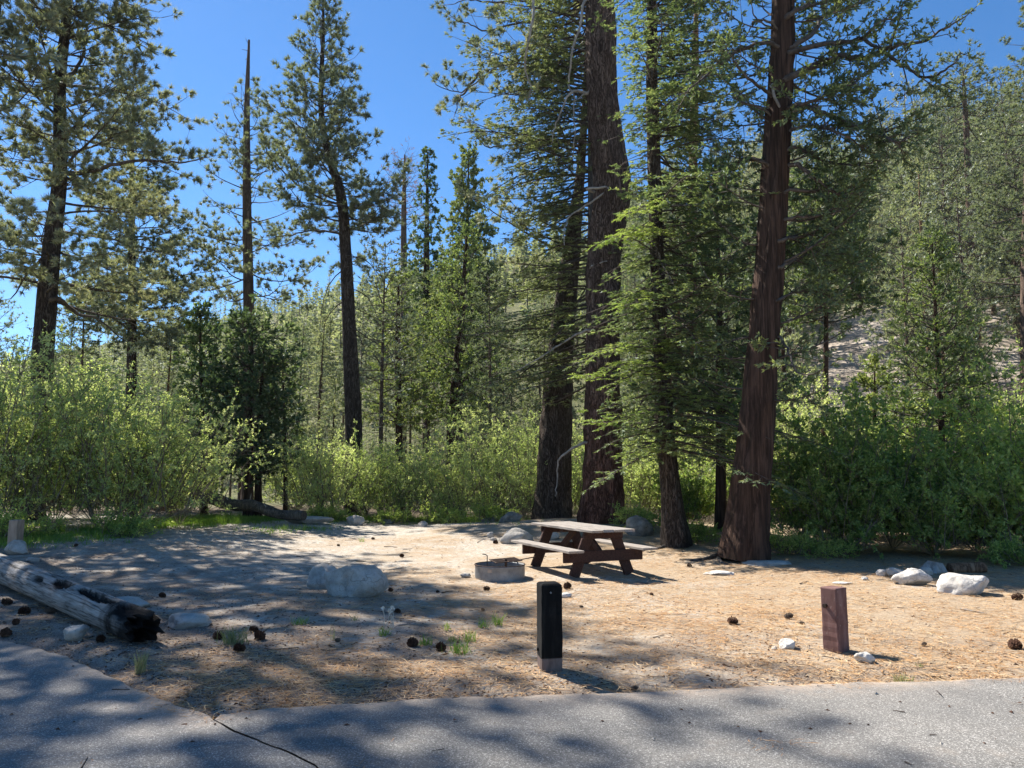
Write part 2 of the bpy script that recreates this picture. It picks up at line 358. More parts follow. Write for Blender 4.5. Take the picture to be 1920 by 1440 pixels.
us = np.linspace(-1, 1, 261); us = np.sign(us) * np.abs(us) ** 1.25
X = us[None, :] * (np.maximum(ys, 2)[:, None] * 1.15 + 11); Y = np.repeat(ys[:, None], len(us), 1)
ext = np.array([60., 400.])
X = np.concatenate([X[:, :1] - ext[::-1][None], X, X[:, -1:] + ext[None]], 1); Y = np.repeat(ys[:, None], X.shape[1], 1)
Z = gz(X, Y)
def grid_acc(X, Y, Z):
    a = Acc(); r, c = X.shape; i = np.arange(r - 1)[:, None] * c; j = np.arange(c - 1)[None]
    a.add(np.stack([X, Y, Z], -1).reshape(-1, 3), np.stack([i + j, i + j + 1, i + c + j + 1, i + c + j], -1).reshape(-1, 4)); return a
tag(link('ground', mesh_of(grid_acc(X, Y, Z), 'ground', [M['ground']])), kind='structure')

def asphalt_mat(name, base):
    m, t, out = new_mat(name); co = coords(t)
    v = t.nodes.new('ShaderNodeTexVoronoi'); v.inputs['Scale'].default_value = 150; t.links.new(co, v.inputs['Vector'])
    sepc = t.nodes.new('ShaderNodeSeparateColor'); t.links.new(v.outputs['Color'], sepc.inputs[0])
    b = base
    st = ramp(t, sepc.outputs[0], [(0.0, tuple(c * .55 for c in b)), (0.5, b), (0.82, tuple(c * 1.35 for c in b)), (0.97, tuple(min(.7, c * 2.9) for c in b))])
    st = mixc(t, math_(t, 'MULTIPLY', noise(t, co, 1.1, 5, .6), .55), st, tuple(c * .8 for c in b))
    dirt = ramp(t, noise(t, co, 2.6, 6, .7), [(0.56, (0, 0, 0)), (0.72, (1, 1, 1))])
    st = mixc(t, math_(t, 'MULTIPLY', dirt, .35), st, (.26, .22, .18))
    at = t.nodes.new('ShaderNodeAttribute'); at.attribute_name = 'dust'
    df = math_(t, 'MULTIPLY', at.outputs['Fac'], ramp(t, noise(t, co, 9, 6, .75), [(.38, (.15, .15, .15)), (.55, (1, 1, 1))])); st = mixc(t, df, st, (.40, .32, .25))
    ck = t.nodes.new('ShaderNodeTexVoronoi'); ck.feature = 'DISTANCE_TO_EDGE'; ck.inputs['Scale'].default_value = .55; wv = t.nodes.new('ShaderNodeVectorMath'); nn = t.nodes.new('ShaderNodeTexNoise'); nn.inputs['Scale'].default_value = 2.2; nn.inputs['Detail'].default_value = 6
    t.links.new(co, nn.inputs['Vector']); t.links.new(co, wv.inputs[0]); t.links.new(nn.outputs['Color'], wv.inputs[1]); t.links.new(wv.outputs[0], ck.inputs['Vector'])
    ckf = math_(t, 'MULTIPLY', ramp(t, ck.outputs['Distance'], [(0, (1, 1, 1)), (.0035, (0, 0, 0))]), ramp(t, noise(t, co, .6, 2), [(.5, (0, 0, 0)), (.56, (1, 1, 1))])); st = mixc(t, math_(t, 'MULTIPLY', ckf, .75), st, (.05, .045, .04))
    pt = ramp(t, noise(t, co, .45, 4, .6), [(.42, (.82, .82, .82)), (.6, (1.1, 1.08, 1.05))]); st = mixc(t, 1.0, st, pt, 'MULTIPLY')
    h = math_(t, 'ADD', v.outputs['Distance'], math_(t, 'MULTIPLY', noise(t, co, 30, 3), .4))
    princ(t, out, st, .9, bump(t, h, .5, .006), spec=.25); return m
M['asphalt'] = asphalt_mat('worn_grey_asphalt', (.185, .178, .167)); M['asphalt2'] = asphalt_mat('shade_tinted_asphalt', (.185, .18, .172))  # driveway copy carries the faint blue of its shade in the colour
def sheet(name, xs, lo, hi, mat, rows=34):
    t = np.linspace(0, 1, rows)[:, None]; t = 1 - (1 - t) ** 2.2
    X = np.repeat(xs[None], rows, 0); Y = lo[None] + (hi - lo)[None] * t
    Z = 0.012 + 0.010 * n2(X, Y, .8, 31) + .003 * n2(X, Y, 6, 32)
    # thickness: skirt rows on the far edge
    Xe = np.concatenate([X, X[-1:]]); Ye = np.concatenate([Y, Y[-1:] + .02]); Ze = np.concatenate([Z, Z[-1:] - .06])
    me = mesh_of(grid_acc(Xe, Ye, Ze), name, [mat]); at = me.attributes.new('dust', 'FLOAT', 'POINT')
    dd_ = np.clip(edge_y(Xe) - Ye, 0, 9); du = np.exp(-dd_ / (.16 + .12 * n2(Xe, Ye, 1.1, 35))); at.data.foreach_set('value', np.clip(du, 0, 1).ravel().astype(np.float32))
    o = link(name, me); tag(o, kind='structure'); return o
xs = np.concatenate([np.linspace(-30, -8, 40), np.linspace(-7.95, 6, 200), np.linspace(6.1, 30, 60)])
def seam_y(x): return np.interp(x, SEAM_X, SEAM_Y) + .02 * n2(x, 0 * x, 6, 41)
xr = xs[xs > CX + .01]
lo = np.where(xr < 3.0, seam_y(xr), -15.0); sheet('road', xr, lo, np.maximum(edge_y(xr), lo + .01), M['asphalt'])
xl = xs[xs < 2.9]
hi = np.where(xl < CX, edge_y(xl), seam_y(xl) - .022 - .012 * n2(xl, 0 * xl, 9, 42)); sheet('driveway', xl, np.full(len(xl), -15.0), hi, M['asphalt2'])

# ================================================================= TREES
STY = dict(
 pine=dict(sd=5.6, sl=.36, ang=(35, 70), flat=.45, subd=7.6, subl=(.12, .34), leafn=46, ll=(.13, .21), lw=.023, mode='tuft', up=.35),
 pine_l=dict(sd=4.6, sl=.38, ang=(35, 70), flat=.45, subd=6.0, subl=(.14, .38), leafn=28, ll=(.16, .25), lw=.037, mode='tuft', up=.35),
 fir=dict(sd=9.0, sl=.30, ang=(45, 62), flat=.10, subd=14, subl=(.10, .26), leafn=12, ll=(.05, .085), lw=.026, mode='comb', up=-.12),
 cedar=dict(sd=6.0, sl=.30, ang=(30, 70), flat=.5, subd=10, subl=(.12, .32), leafn=13, ll=(.06, .12), lw=.032, mode='spray', up=.05),
 bgpine=dict(sd=2.4, sl=.38, ang=(35, 70), flat=.45, subd=3.0, subl=(.2, .5), leafn=14, ll=(.20, .34), lw=.075, mode='tuft', up=.3),
 bgfir=dict(sd=2.8, sl=.38, ang=(40, 65), flat=.25, subd=3.4, subl=(.2, .5), leafn=10, ll=(.18, .30), lw=.085, mode='spray', up=-.05),
)
def foliate(acc, rng, pts, sty, t0=.25, lm=1, dens=1.0, L=None, lscale=1.0):
    """side twigs, sub twigs and needles or sprays along a limb"""
    s = STY[sty] if isinstance(sty, str) else sty
    pts = np.asarray(pts); seg = np.linalg.norm(np.diff(pts, axis=0), axis=1); cum = np.concatenate([[0], np.cumsum(seg)]); tot = cum[-1]
    L = tot if L is None else L
    n = max(3, int(tot * (1 - t0) * s['sd'] * dens)); u = np.sort(rng.uniform(t0, 1.0, n)); u[-1] = 1.0
    c = np.stack([np.interp(u * tot, cum, pts[:, k]) for k in range(3)], -1)
    T = nrm(np.stack([np.interp(u * tot, (cum[:-1] + cum[1:]) / 2, np.diff(pts[:, k]) / np.maximum(seg, 1e-6)) for k in range(3)], -1))
    H = nrm(np.cross(T, np.array([0, 0, 1.0])) + 1e-6); sg = np.where(np.arange(n) % 2 == 0, 1, -1)[:, None]
    a = np.radians(rng.uniform(*s['ang'], n))[:, None]; a[-1] *= .1
    D = nrm(T * np.cos(a) + H * sg * np.sin(a) + np.array([0, 0, 1.]) * (rng.normal(size=(n, 1)) * s['flat'] + s['up'] * .5))
    ln = s['sl'] * L * (1 - .75 * (u - t0) / (1 - t0)) * rng.uniform(.5, 1.1, n) + .18
    ln = np.minimum(ln, 1.9)
    E = c + D * ln[:, None] + np.array([0, 0, 1.]) * (s['up'] * .25 * ln[:, None])
    twigs(acc, c, E, (.006 if s['mode'] == 'comb' else .010) + .005 * ln, .003, 0)
    ns = np.maximum(2, (ln * s['subd']).astype(int)); idx = np.repeat(np.arange(n), ns); m = len(idx)
    v = rng.uniform(.18, 1.0, m); last = np.cumsum(ns) - 1; v[last] = 1.0
    c2 = c[idx] + (E - c)[idx] * v[:, None]; D1 = nrm(E - c)[idx]
    H2 = nrm(np.cross(D1, np.array([0, 0, 1.]) + rng.normal(size=(m, 3)) * s['flat'])); sg2 = np.where(rng.random(m) < .5, 1, -1)[:, None]
    a2 = np.radians(rng.uniform(30, 65, m))[:, None]; a2[last] *= .15
    D2 = nrm(D1 * np.cos(a2) + H2 * sg2 * np.sin(a2) + np.array([0, 0, 1.]) * (s['up'] * .6 + rng.normal(size=(m, 1)) * s['flat'] * .4))
    l2 = rng.uniform(*s['subl'], m) * (1 - .35 * v); E2 = c2 + D2 * l2[:, None]
    if s['mode'] != 'comb': twigs(acc, c2, E2, .006, .003, 0)
    k = s['leafn']; ii = np.repeat(np.arange(m), k); q = m * k
    if s['mode'] == 'tuft':
        b = c2[ii] + (E2 - c2)[ii] * rng.uniform(.55, 1.02, (q, 1))
        d = nrm(D2[ii] * .75 + nrm(rng.normal(size=(q, 3))) * .85 + np.array([0, 0, .12]))
        leaves(acc, rng, b, d, rng.uniform(*s['ll'], q) * lscale, s['lw'], lm)
    elif s['mode'] == 'comb':
        b = c2[ii] + (E2 - c2)[ii] * rng.uniform(0, 1.0, (q, 1)); sd = np.where(rng.random((q, 1)) < .5, 1, -1)
        hh = nrm(np.cross(D2[ii], np.array([0, 0, 1.]) + rng.normal(size=(q, 3)) * .25))
        d = nrm(D2[ii] * .8 + hh * sd * .7 + rng.normal(size=(q, 3)) * .18)
        leaves(acc, rng, b, d, rng.uniform(*s['ll'], q) * lscale, s['lw'], lm, False, .6)
    else:
        b = c2[ii] + (E2 - c2)[ii] * rng.uniform(0, 1.0, (q, 1))
        d = nrm(D2[ii] * .8 + rng.normal(size=(q, 3)) * .5 + np.array([0, 0, s['up'] * .5]))
        leaves(acc, rng, b, d, rng.uniform(*s['ll'], q) * lscale, s['lw'], lm, True, .2)
def branch_pts(rng, start, az, L, e0, e1, n=8, wig=.12):
    t = np.linspace(0, 1, n); el = np.radians(e0 + (e1 - e0) * t); a = az + np.cumsum(rng.normal(size=n)) * wig
    D = np.stack([np.cos(el) * np.sin(a), np.cos(el) * np.cos(a), np.sin(el)], -1) * (L / (n - 1))
    return np.vstack([start, start + np.cumsum(D[1:], 0)])
def grow(acc, rng, trunk, zlo, zhi, nb, radius, e0, e1, sty, r=.035, dens=1.0, t0=.25, skip=None, azf=None, lm=1, bare=0.0):
    """branches from zlo to zhi up the trunk. radius(f, az) gives branch length; f runs 0..1 upward"""
    zs = trunk[:, 2]
    for i in range(nb):
        f = (i + rng.random()) / nb; z = zlo + (zhi - zlo) * f
        st = np.array([np.interp(z, zs, trunk[:, 0]), np.interp(z, zs, trunk[:, 1]), z])
        az = i * 2.399963 + rng.normal() * .35
        if azf: az = azf(az, f, rng)
        L = radius(f, az) * rng.uniform(.55, 1.16)
        if skip and skip(az, f, rng): continue
        ee0 = (e0(f) if callable(e0) else e0) + rng.normal() * 13; ee1 = (e1(f) if callable(e1) else e1) + rng.normal() * 16
        p = branch_pts(rng, st, az, L, ee0, ee1, 8)
        br = min(r, .008 + .011 * L); tube(acc, p, np.linspace(br, .006, 8), 4 if L < 2 else 5, 0, False)
        if rng.random() < bare:
            n = 6; q = p[rng.integers(2, 8, n)]; twigs(acc, q, q + rng.normal(size=(n, 3)) * .35, .008, .003, 0); continue
        foliate(acc, rng, p, sty, t0, lm, dens)
def trunk_px(ctrl, d, top, n=60, lean=None):
    """trunk centre line and radius from photograph points (px, py, width px) at distance d, carried down to the ground and up to height top"""
    W = []; ctrl = sorted(ctrl, key=lambda c: -c[1])
    for px, py, wd in ctrl: p = P(px, py, d); W.append([*p, wd * .5 * d / FPX])
    W = np.array(W); s = (W[1] - W[0]) / max(.5, W[1][2] - W[0][2]); g = gz(W[0][0], d) - .25
    if W[0][2] > g + .3:
        b = W[0] - s * (W[0][2] - g) * .6; b[2] = g; b[3] = W[0][3] * 1.12; W = np.vstack([b, W])
    e = (W[-1] - W[-2]) / max(.5, W[-1][2] - W[-2][2])
    if top > W[-1][2] + 1: W = np.vstack([W, [W[-1][0] + e[0] * .5 * (top - W[-1][2]), W[-1][1], top, .03]])
    return W
def dense_line(W, n):
    z = np.linspace(W[0, 2], W[-1, 2], n); c = spline(W, 400); o = np.argsort(c[:, 2]); c = c[o]
    return np.stack([np.interp(z, c[:, 2], c[:, k]) for k in (0, 1)] + [z, np.interp(z, c[:, 2], c[:, 3])], -1)
def trunk_mesh(W, name, mat, parent, base, k=12, n=60, flare=.3, rough=.03, seed=1, lobes=5):
    a = Acc(); z = W[0, 2] + (W[-1, 2] - W[0, 2]) * np.linspace(0, 1, n) ** 1.3
    c = dense_line(W, 500); L = np.stack([np.interp(z, c[:, 2], c[:, j]) for j in range(4)], -1); g = W[0, 2] + .25
    def disp(Pt, th):
        zz = Pt[:, 2][:, None] - g; ct, st = np.cos(th)[None], np.sin(th)[None]; o = np.ones_like(zz)
        lob = 1 + flare * np.exp(-np.maximum(zz, 0) / .55) * (1 + .55 * np.sin(th[None] * lobes + seed))
        q = np.stack([ct * 1.6 * o, st * 1.6 * o, zz * .5 + 0 * ct], -1)
        q2 = np.stack([ct * 7 * o, st * 7 * o, zz * 1.6 + 0 * ct], -1)
        return lob * (1 + .06 * vn(q + seed, seed) + rough * fbm(q2 + seed, 2, seed + 3))
    tube(a, L[:, :3], L[:, 3], k, 0, True, disp)
    return link(name, mesh_of(a, name, [mat], base), parent)
def rad_prof(R, shape='cone', R0=.3):
    if shape == 'cone': return lambda f, az: R * (1 - f) ** .8 + R0
    if shape == 'round': return lambda f, az: R * (math.sin(PI * (.12 + .86 * f)) ** .6) + R0
    return lambda f, az: R * (.65 + .35 * math.sin(f * PI)) * (1 - f ** 3) + R0
class Tree:
    def __init__(s, name, label, cat, ctrl, d, top, bark_, seed, group=None, k=12, n=60, flare=.3, rough=.03, lobes=5):
        s.W = trunk_px(ctrl, d, top); b = s.W[0, :3].copy(); b[2] = float(gz(b[0], b[1])); s.base = b
        s.root = thing(name, label, cat, b, 0, group); s.rng = np.random.default_rng(seed)
        s.tr = trunk_mesh(s.W, 'trunk', M[bark_], s.root, b, k, n, flare, rough, seed, lobes); s.T = dense_line(s.W, 80); s.acc = Acc(); s.d = d
    def grow(s, *a, **k): grow(s.acc, s.rng, s.T, *a, **k); return s
    def limb(s, px, r0=.06, r1=.012, sty=None, dens=1.0, t0=.3, dz=.8, name='branch', mat='twig', leaf='cedar', k=6, L=None, fwd=0.0):
        """a limb that the photograph shows, read off at the tree's distance with its own swing in depth"""
        d0 = s.d; n = len(px); sw = np.cumsum(s.rng.normal(size=n)) * dz * .5 + np.linspace(0, s.rng.choice([-1, 1]) * dz, n); sw -= sw[0]
        W = np.array([P(x, y, d0 + e - .25) for (x, y), e in zip(px, sw + fwd * np.linspace(0, 1, n))])
        c0 = np.array([np.interp(W[0, 2] - .1, s.T[:, 2], s.T[:, q]) for q in (0, 1)] + [W[0, 2] - .1])
        if np.hypot(*(c0 - W[0])[:2]) < 1.3: W = np.vstack([c0[None], W]); n += 1
        W = spline(W, max(8, n * 4)); a = Acc()
        W[1:] += s.rng.normal(size=W[1:].shape) * .015
        tube(a, W, np.linspace(r0, r1, len(W)), k, 0, True)
        if sty: foliate(a, s.rng, W, sty, t0, 1, dens, L)
        return link(name, mesh_of(a, name, [M[mat], M[leaf]], s.base, (True, False)), s.root)
    def done(s, leaf, twig='twig', extra=None):
        if s.acc.V: link('crown', mesh_of(s.acc, 'crown', [M[twig], M[leaf]] + ([M[extra]] if extra else []), s.base, (True, False)), s.root)
        return s.root
def Zp(py, d): return float(P(960, py, d)[2])

# --- tall pine at the left edge
t = Tree('pine_tree', 'tall spreading pine at the left edge with long bare limb reaching right', 'pine tree',
         [(82, 640, 37), (95, 480, 33), (112, 330, 27), (112, 160, 21), (122, 60, 18), (126, 0, 16)], 22, 21.5, 'bark_grey', 11, k=20, n=90)
lf = lambda f, az: (4.3 if math.sin(az) > 0 else 3.0) * (1 - .55 * f) + .3
t.grow(Zp(560, 22), 21.3, 80, lf, lambda f: -8 + 25 * f, 18, 'pine', r=.06, dens=1.0, t0=.2)
for q in ([(115, 255), (150, 238), (185, 235), (225, 245), (262, 262)], [(112, 328), (165, 322), (215, 308), (270, 301), (330, 306), (378, 298)],
          [(120, 150), (150, 120), (160, 70), (175, 20)], [(108, 560), (150, 590), (185, 600), (235, 640)], [(95, 480), (60, 500), (20, 560)]):
    t.limb(q, .085, .015, 'pine', .55, .5, leaf='pine')
t.done('pine')
# --- second pine behind it
t = Tree('pine_tree', 'dense cone-topped pine standing right of and behind the left edge pine', 'pine tree',
         [(247, 660, 17), (247, 400, 11), (250, 165, 3)], 33, Zp(160, 33), 'bark_grey', 12)
t.grow(Zp(640, 33), Zp(165, 33), 104, lambda f, az: 3.6 * (1 - f) ** .7 + .35, lambda f: -15 + 45 * f, lambda f: 5 + 35 * f, 'pine_l', r=.05, dens=1.0, t0=.15).done('pine')
# --- dead-topped pine
t = Tree('pine_tree', 'slender orange-barked pine with a bare dead pole for its top', 'pine tree',
         [(466, 590, 20), (463, 400, 17), (463, 200, 11), (467, 75, 4)], 36, Zp(74, 36), 'bark_far', 13, k=12)
t.grow(Zp(560, 36), Zp(175, 36), 54, lambda f, az: 3.4 * (1 - f) ** .9 + .9, lambda f: -20 + 40 * f, lambda f: 25 + 30 * f, 'pine_l', r=.04, dens=.9, t0=.35, bare=.12)
n_ = 9; zz = np.linspace(Zp(170, 36), Zp(85, 36), n_); b_ = np.stack([np.interp(zz, t.T[:, 2], t.T[:, 0]), np.interp(zz, t.T[:, 2], t.T[:, 1]), zz], -1)
twigs(t.acc, b_, b_ + t.rng.normal(size=(n_, 3)) * np.array([.22, .22, .05]), .02, .008, 0); t.done('pine')
# --- pine with curved trunk
t = Tree('pine_tree', 'pine with a bowed dark trunk and long drooping dead lower limbs, left of centre', 'pine tree',
         [(663, 805, 31), (656, 640, 27), (648, 470, 22), (640, 370, 19), (615, 285, 14), (602, 200, 11), (606, 60, 7), (605, -5, 3)], 30, Zp(-12, 30), 'bark_grey', 14, k=18, n=90)
t.grow(Zp(440, 30), Zp(0, 30), 92, lambda f, az: 3.0 * (1 - f) ** .75 + .3, lambda f: -12 + 55 * f, lambda f: 25 + 30 * f, 'pine_l', r=.045, dens=1.1, t0=.2)
for q in ([(640, 385), (600, 372), (560, 348), (530, 320), (500, 285), (490, 245)], [(640, 440), (590, 432), (545, 440), (510, 445)], [(645, 395), (690, 385), (725, 392)]):
    t.limb(q, .06, .012, 'pine_l', .9, .35, leaf='pine')
for q in ([(650, 500), (620, 530), (605, 570), (600, 610)], [(655, 540), (690, 560), (720, 620)], [(660, 615), (700, 640), (735, 665), (740, 700)], [(658, 620), (684, 650), (686, 720)],
          [(650, 560), (618, 590), (595, 650)], [(655, 480), (695, 495), (715, 540)]):
    t.limb(q, .035, .008, None, name='dead_branch')
t.done('pine')
# --- distant thin crowned pines and cedars in the centre left
t = Tree('pine_tree', 'thin brownish fading pine on the skyline left of two pointed cedars', 'pine tree', [(757, 640, 13), (757, 420, 11), (759, 290, 3)], 62, Zp(288, 62), 'bark_far', 15, k=8)
t.grow(Zp(420, 62), Zp(290, 62), 52, lambda f, az: 2.6 * (1 - .6 * f) + .3, 5, 45, dict(STY['bgpine'], leafn=3, subd=6, lw=.04), r=.05, dens=1.2, t0=.2, bare=.35).done('deadneedle')
def cedar_tree(label, ctrl, d, toppy, R, basepy, seed, leaf='cedar', nb=70, sty='cedar', k=10, dens=1.0, e0=None, shape=None, name='cedar_tree', bark_='bark_cedar', t0=.12, lsc=None):
    t = Tree(name, label, 'fir tree' if name.startswith('fir') else 'cedar tree', ctrl, d, Zp(toppy, d), bark_, seed, k=k)
    t.grow(Zp(basepy, d), Zp(toppy, d) - .15, nb, shape or (lambda f, az: R * (1 - f) ** .85 + .22), e0 or (lambda f: -5 + 45 * f), lambda f: 25 + 25 * f, sty, r=.04, dens=dens, t0=t0)
    return t.done(leaf)
cm = dict(STY['cedar'], sd=4.6, subd=6.2, leafn=12, ll=(.10, .19), lw=.062)
cmf = dict(cm, sd=5.2, subd=5.5, leafn=12, ll=(.16, .28), lw=.10)
cedar_tree('narrow ragged cedar with see-through crown on the skyline beside a pointed cedar', [(800, 700, 14), (800, 470, 11), (802, 285, 2)], 52, 280, 2.3, 640, 16, nb=74, sty=cmf, dens=.9, t0=.05)
cedar_tree('pointed conical cedar rising against the sky right of the ragged one', [(862, 800, 22), (872, 560, 13), (879, 300, 2)], 46, 284, 3.5, 720, 17, nb=120, sty=cmf, t0=.05, shape=lambda f, az: 3.5 * (1 - f) ** .72 + .3)
cedar_tree('mid green cedar growing behind the willows right of the bowed pine', [(748, 820, 13), (746, 640, 11), (748, 515, 2)], 36, 508, 2.6, 800, 18, 'cedar_light', nb=84, sty=cm)
cedar_tree('broad dark cedar with leaning trunk behind the willows', [(848, 800, 20), (862, 640, 17), (870, 520, 9), (876, 430, 2)], 38, 425, 3.4, 790, 19, 'cedar_light', nb=100, sty=cm)
cedar_tree('young light green cedar standing left of the dark twin-stemmed cedar', [(382, 930, 11), (378, 760, 9), (375, 585, 2)], 25.5, 578, 1.3, 900, 20, 'cedar_light', nb=90, sty=cm)
t = Tree('cedar_tree', 'dense dark twin-stemmed cedar above the fallen log', 'cedar tree', [(466, 945, 16), (468, 800, 13), (474, 600, 3)], 24.5, Zp(592, 24.5), 'bark_cedar', 21)
t.grow(Zp(905, 24.5), Zp(600, 24.5), 120, lambda f, az: 1.5 * (math.sin(PI * (.2 + .72 * f)) ** .7) + .1, 10, 35, cm, dens=1.25, t0=.1)
W2 = trunk_px([(484, 945, 13), (486, 800, 9), (495, 650, 3)], 24.8, Zp(640, 24.8)); trunk_mesh(W2, 'trunk', M['bark_cedar'], t.root, t.base, 10, 30, seed=4); t.done('cedar')
cedar_tree('small dark cedar clump hanging right of the twin-stemmed cedar', [(535, 880, 7), (532, 760, 5), (530, 690, 2)], 27, 682, .8, 860, 22, nb=40, sty=cm)

# --- the group of big trunks
t = Tree('pine_tree', 'thick dark furrowed pine trunk left of and behind the tallest trunk', 'pine tree',
         [(1036, 965, 68), (1042, 800, 58), (1052, 650, 47), (1068, 500, 36), (1090, 300, 16), (1104, 0, 10)], 25, 34, 'bark_grey', 31, k=36, n=150, flare=.12, rough=.10)
t.grow(Zp(520, 25), 20, 24, lambda f, az: 3.6, -5, 15, 'pine_l', r=.06, dens=.7, t0=.3, azf=lambda az, f, r: -PI / 2 + r.normal() * .8)
t.grow(20, 33, 30, lambda f, az: 4 * (1 - f) + 1, 5, 20, 'bgpine', r=.06)
for q in ([(1075, 60), (1010, 42), (960, 45), (915, 58), (880, 45), (858, 40)], [(1075, 100), (1000, 110), (940, 120), (900, 150), (860, 172), (818, 160)], [(1075, 270), (1010, 262), (960, 270), (915, 275), (890, 255)],
          [(1070, 10), (990, 0), (930, 5), (880, 0), (845, 8)], [(900, 135), (878, 165), (862, 185), (852, 218)]):
    t.limb(q, .055, .012, 'pine', .5, .55, leaf='pine', dz=.5)
t.done('pine')
t = Tree('pine_tree', 'tallest reddish pine trunk with an S-bend, right behind the picnic table', 'pine tree',
         [(1130, 985, 76), (1130, 860, 70), (1131, 700, 64), (1131, 520, 63), (1136, 430, 66), (1148, 360, 70), (1141, 290, 66), (1130, 200, 60), (1127, 100, 58), (1125, 0, 57)], 21.5, 36, 'bark_pine', 32, k=48, n=220, flare=.14, rough=.10)
t.grow(17, 35, 40, lambda f, az: 4.5 * (1 - f) + 1, 5, 20, 'bgpine', r=.06)
for q in ([(1098, 0), (1088, 45), (1072, 100), (1066, 160), (1075, 176), (1076, 215), (1078, 255), (1072, 300)], [(1075, 170), (1055, 205), (1040, 240), (1035, 270)], [(1116, 165), (1095, 178), (1076, 190)], [(1100, 355), (1142, 352), (1110, 378), (1078, 398), (1060, 420), (1058, 460)],
          [(1000, 0), (998, 45), (988, 95), (985, 130), (996, 165), (985, 195), (968, 205)], [(1108, 500), (1140, 488)], [(1100, 620), (1062, 640), (1020, 665), (960, 700)], [(1096, 830), (1050, 860), (1045, 900), (1040, 930)]):
    t.limb(q, .05, .012, None, name='dead_branch', mat='deadwood', dz=.4)
t.done('pine')
# --- fir whose green boughs hang in front of the left trunk
firh = STY['fir']
t = Tree('fir_tree', 'yellow-green fir with layered boughs filling the space left of the tallest trunk', 'fir tree',
         [(1112, 975, 20), (1110, 600, 17), (1108, 300, 12), (1105, 0, 9)], 23.2, 21, 'bark_fir', 33, k=12)
t.grow(Zp(720, 23.2), Zp(-60, 23.2), 135, lambda f, az: 4.2 * (1 - .25 * f) * (.55 + .45 * abs(math.sin(az))) * (.72 + .42 * abs(math.sin(f * 27 + az * 1.3))), lambda f: -8 + 8 * f, lambda f: -16 + 10 * f, dict(firh, sl=.24, subd=9, leafn=11, ll=(.07, .115), lw=.036), r=.035, dens=.72, t0=.15,
       azf=lambda az, f, r: -PI / 2 + r.normal() * .75)
t.grow(Zp(-60, 23.2), 20.5, 14, lambda f, az: 2.4 * (1 - f) + .3, 0, 5, 'bgfir')
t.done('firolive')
# --- fir with slender trunk right of the tallest trunk
t = Tree('fir_tree', 'fir with slender leaning trunk and dark layered boughs left of the red cedar', 'fir tree',
         [(1268, 1025, 46), (1258, 920, 37), (1247, 800, 33), (1240, 640, 29), (1232, 480, 27), (1226, 300, 26), (1222, 150, 23), (1222, 0, 19)], 17.5, 21, 'bark_grey', 34, k=28, n=140, flare=.2, rough=.05)
t.grow(Zp(850, 17.5), Zp(-60, 17.5), 245, lambda f, az: (2.6 if math.sin(az) > 0 else (1.5 if f < .4 else .85)) * (1 - .2 * f) * (.75 + .5 * abs(math.sin(f * 31 + az * 1.7))), lambda f: -10 + 12 * f, lambda f: -14 + 10 * f, dict(firh, subd=10, leafn=11, ll=(.065, .105), lw=.034), r=.03, dens=.8, t0=.1)
t.grow(Zp(-60, 17.5), 20.6, 14, lambda f, az: 2.2 * (1 - f) + .3, 0, 5, 'bgfir')
for q in ([(1234, 475), (1200, 455), (1165, 440), (1128, 452)], [(1233, 440), (1205, 432), (1180, 430)], [(1240, 665), (1200, 650), (1160, 652), (1122, 662)], [(1244, 725), (1200, 700), (1160, 712), (1100, 702)], [(1244, 690), (1190, 680), (1140, 690)],
          [(1245, 685), (1290, 690), (1345, 700)], [(1246, 765), (1200, 775), (1150, 790), (1105, 782)], [(1250, 810), (1300, 800), (1352, 805)], [(1248, 740), (1290, 735), (1340, 745)], [(1242, 640), (1285, 640), (1330, 655)], [(1250, 830), (1210, 840), (1180, 850)], [(1238, 560), (1200, 560), (1172, 575)], [(1236, 380), (1210, 385), (1180, 400)]):
    t.limb(q, .02, .006, dict(firh, sl=.34, leafn=13), 1.3, .1, leaf='firlit', dz=.15, L=1.6, fwd=-1.1)
t.done('fir')
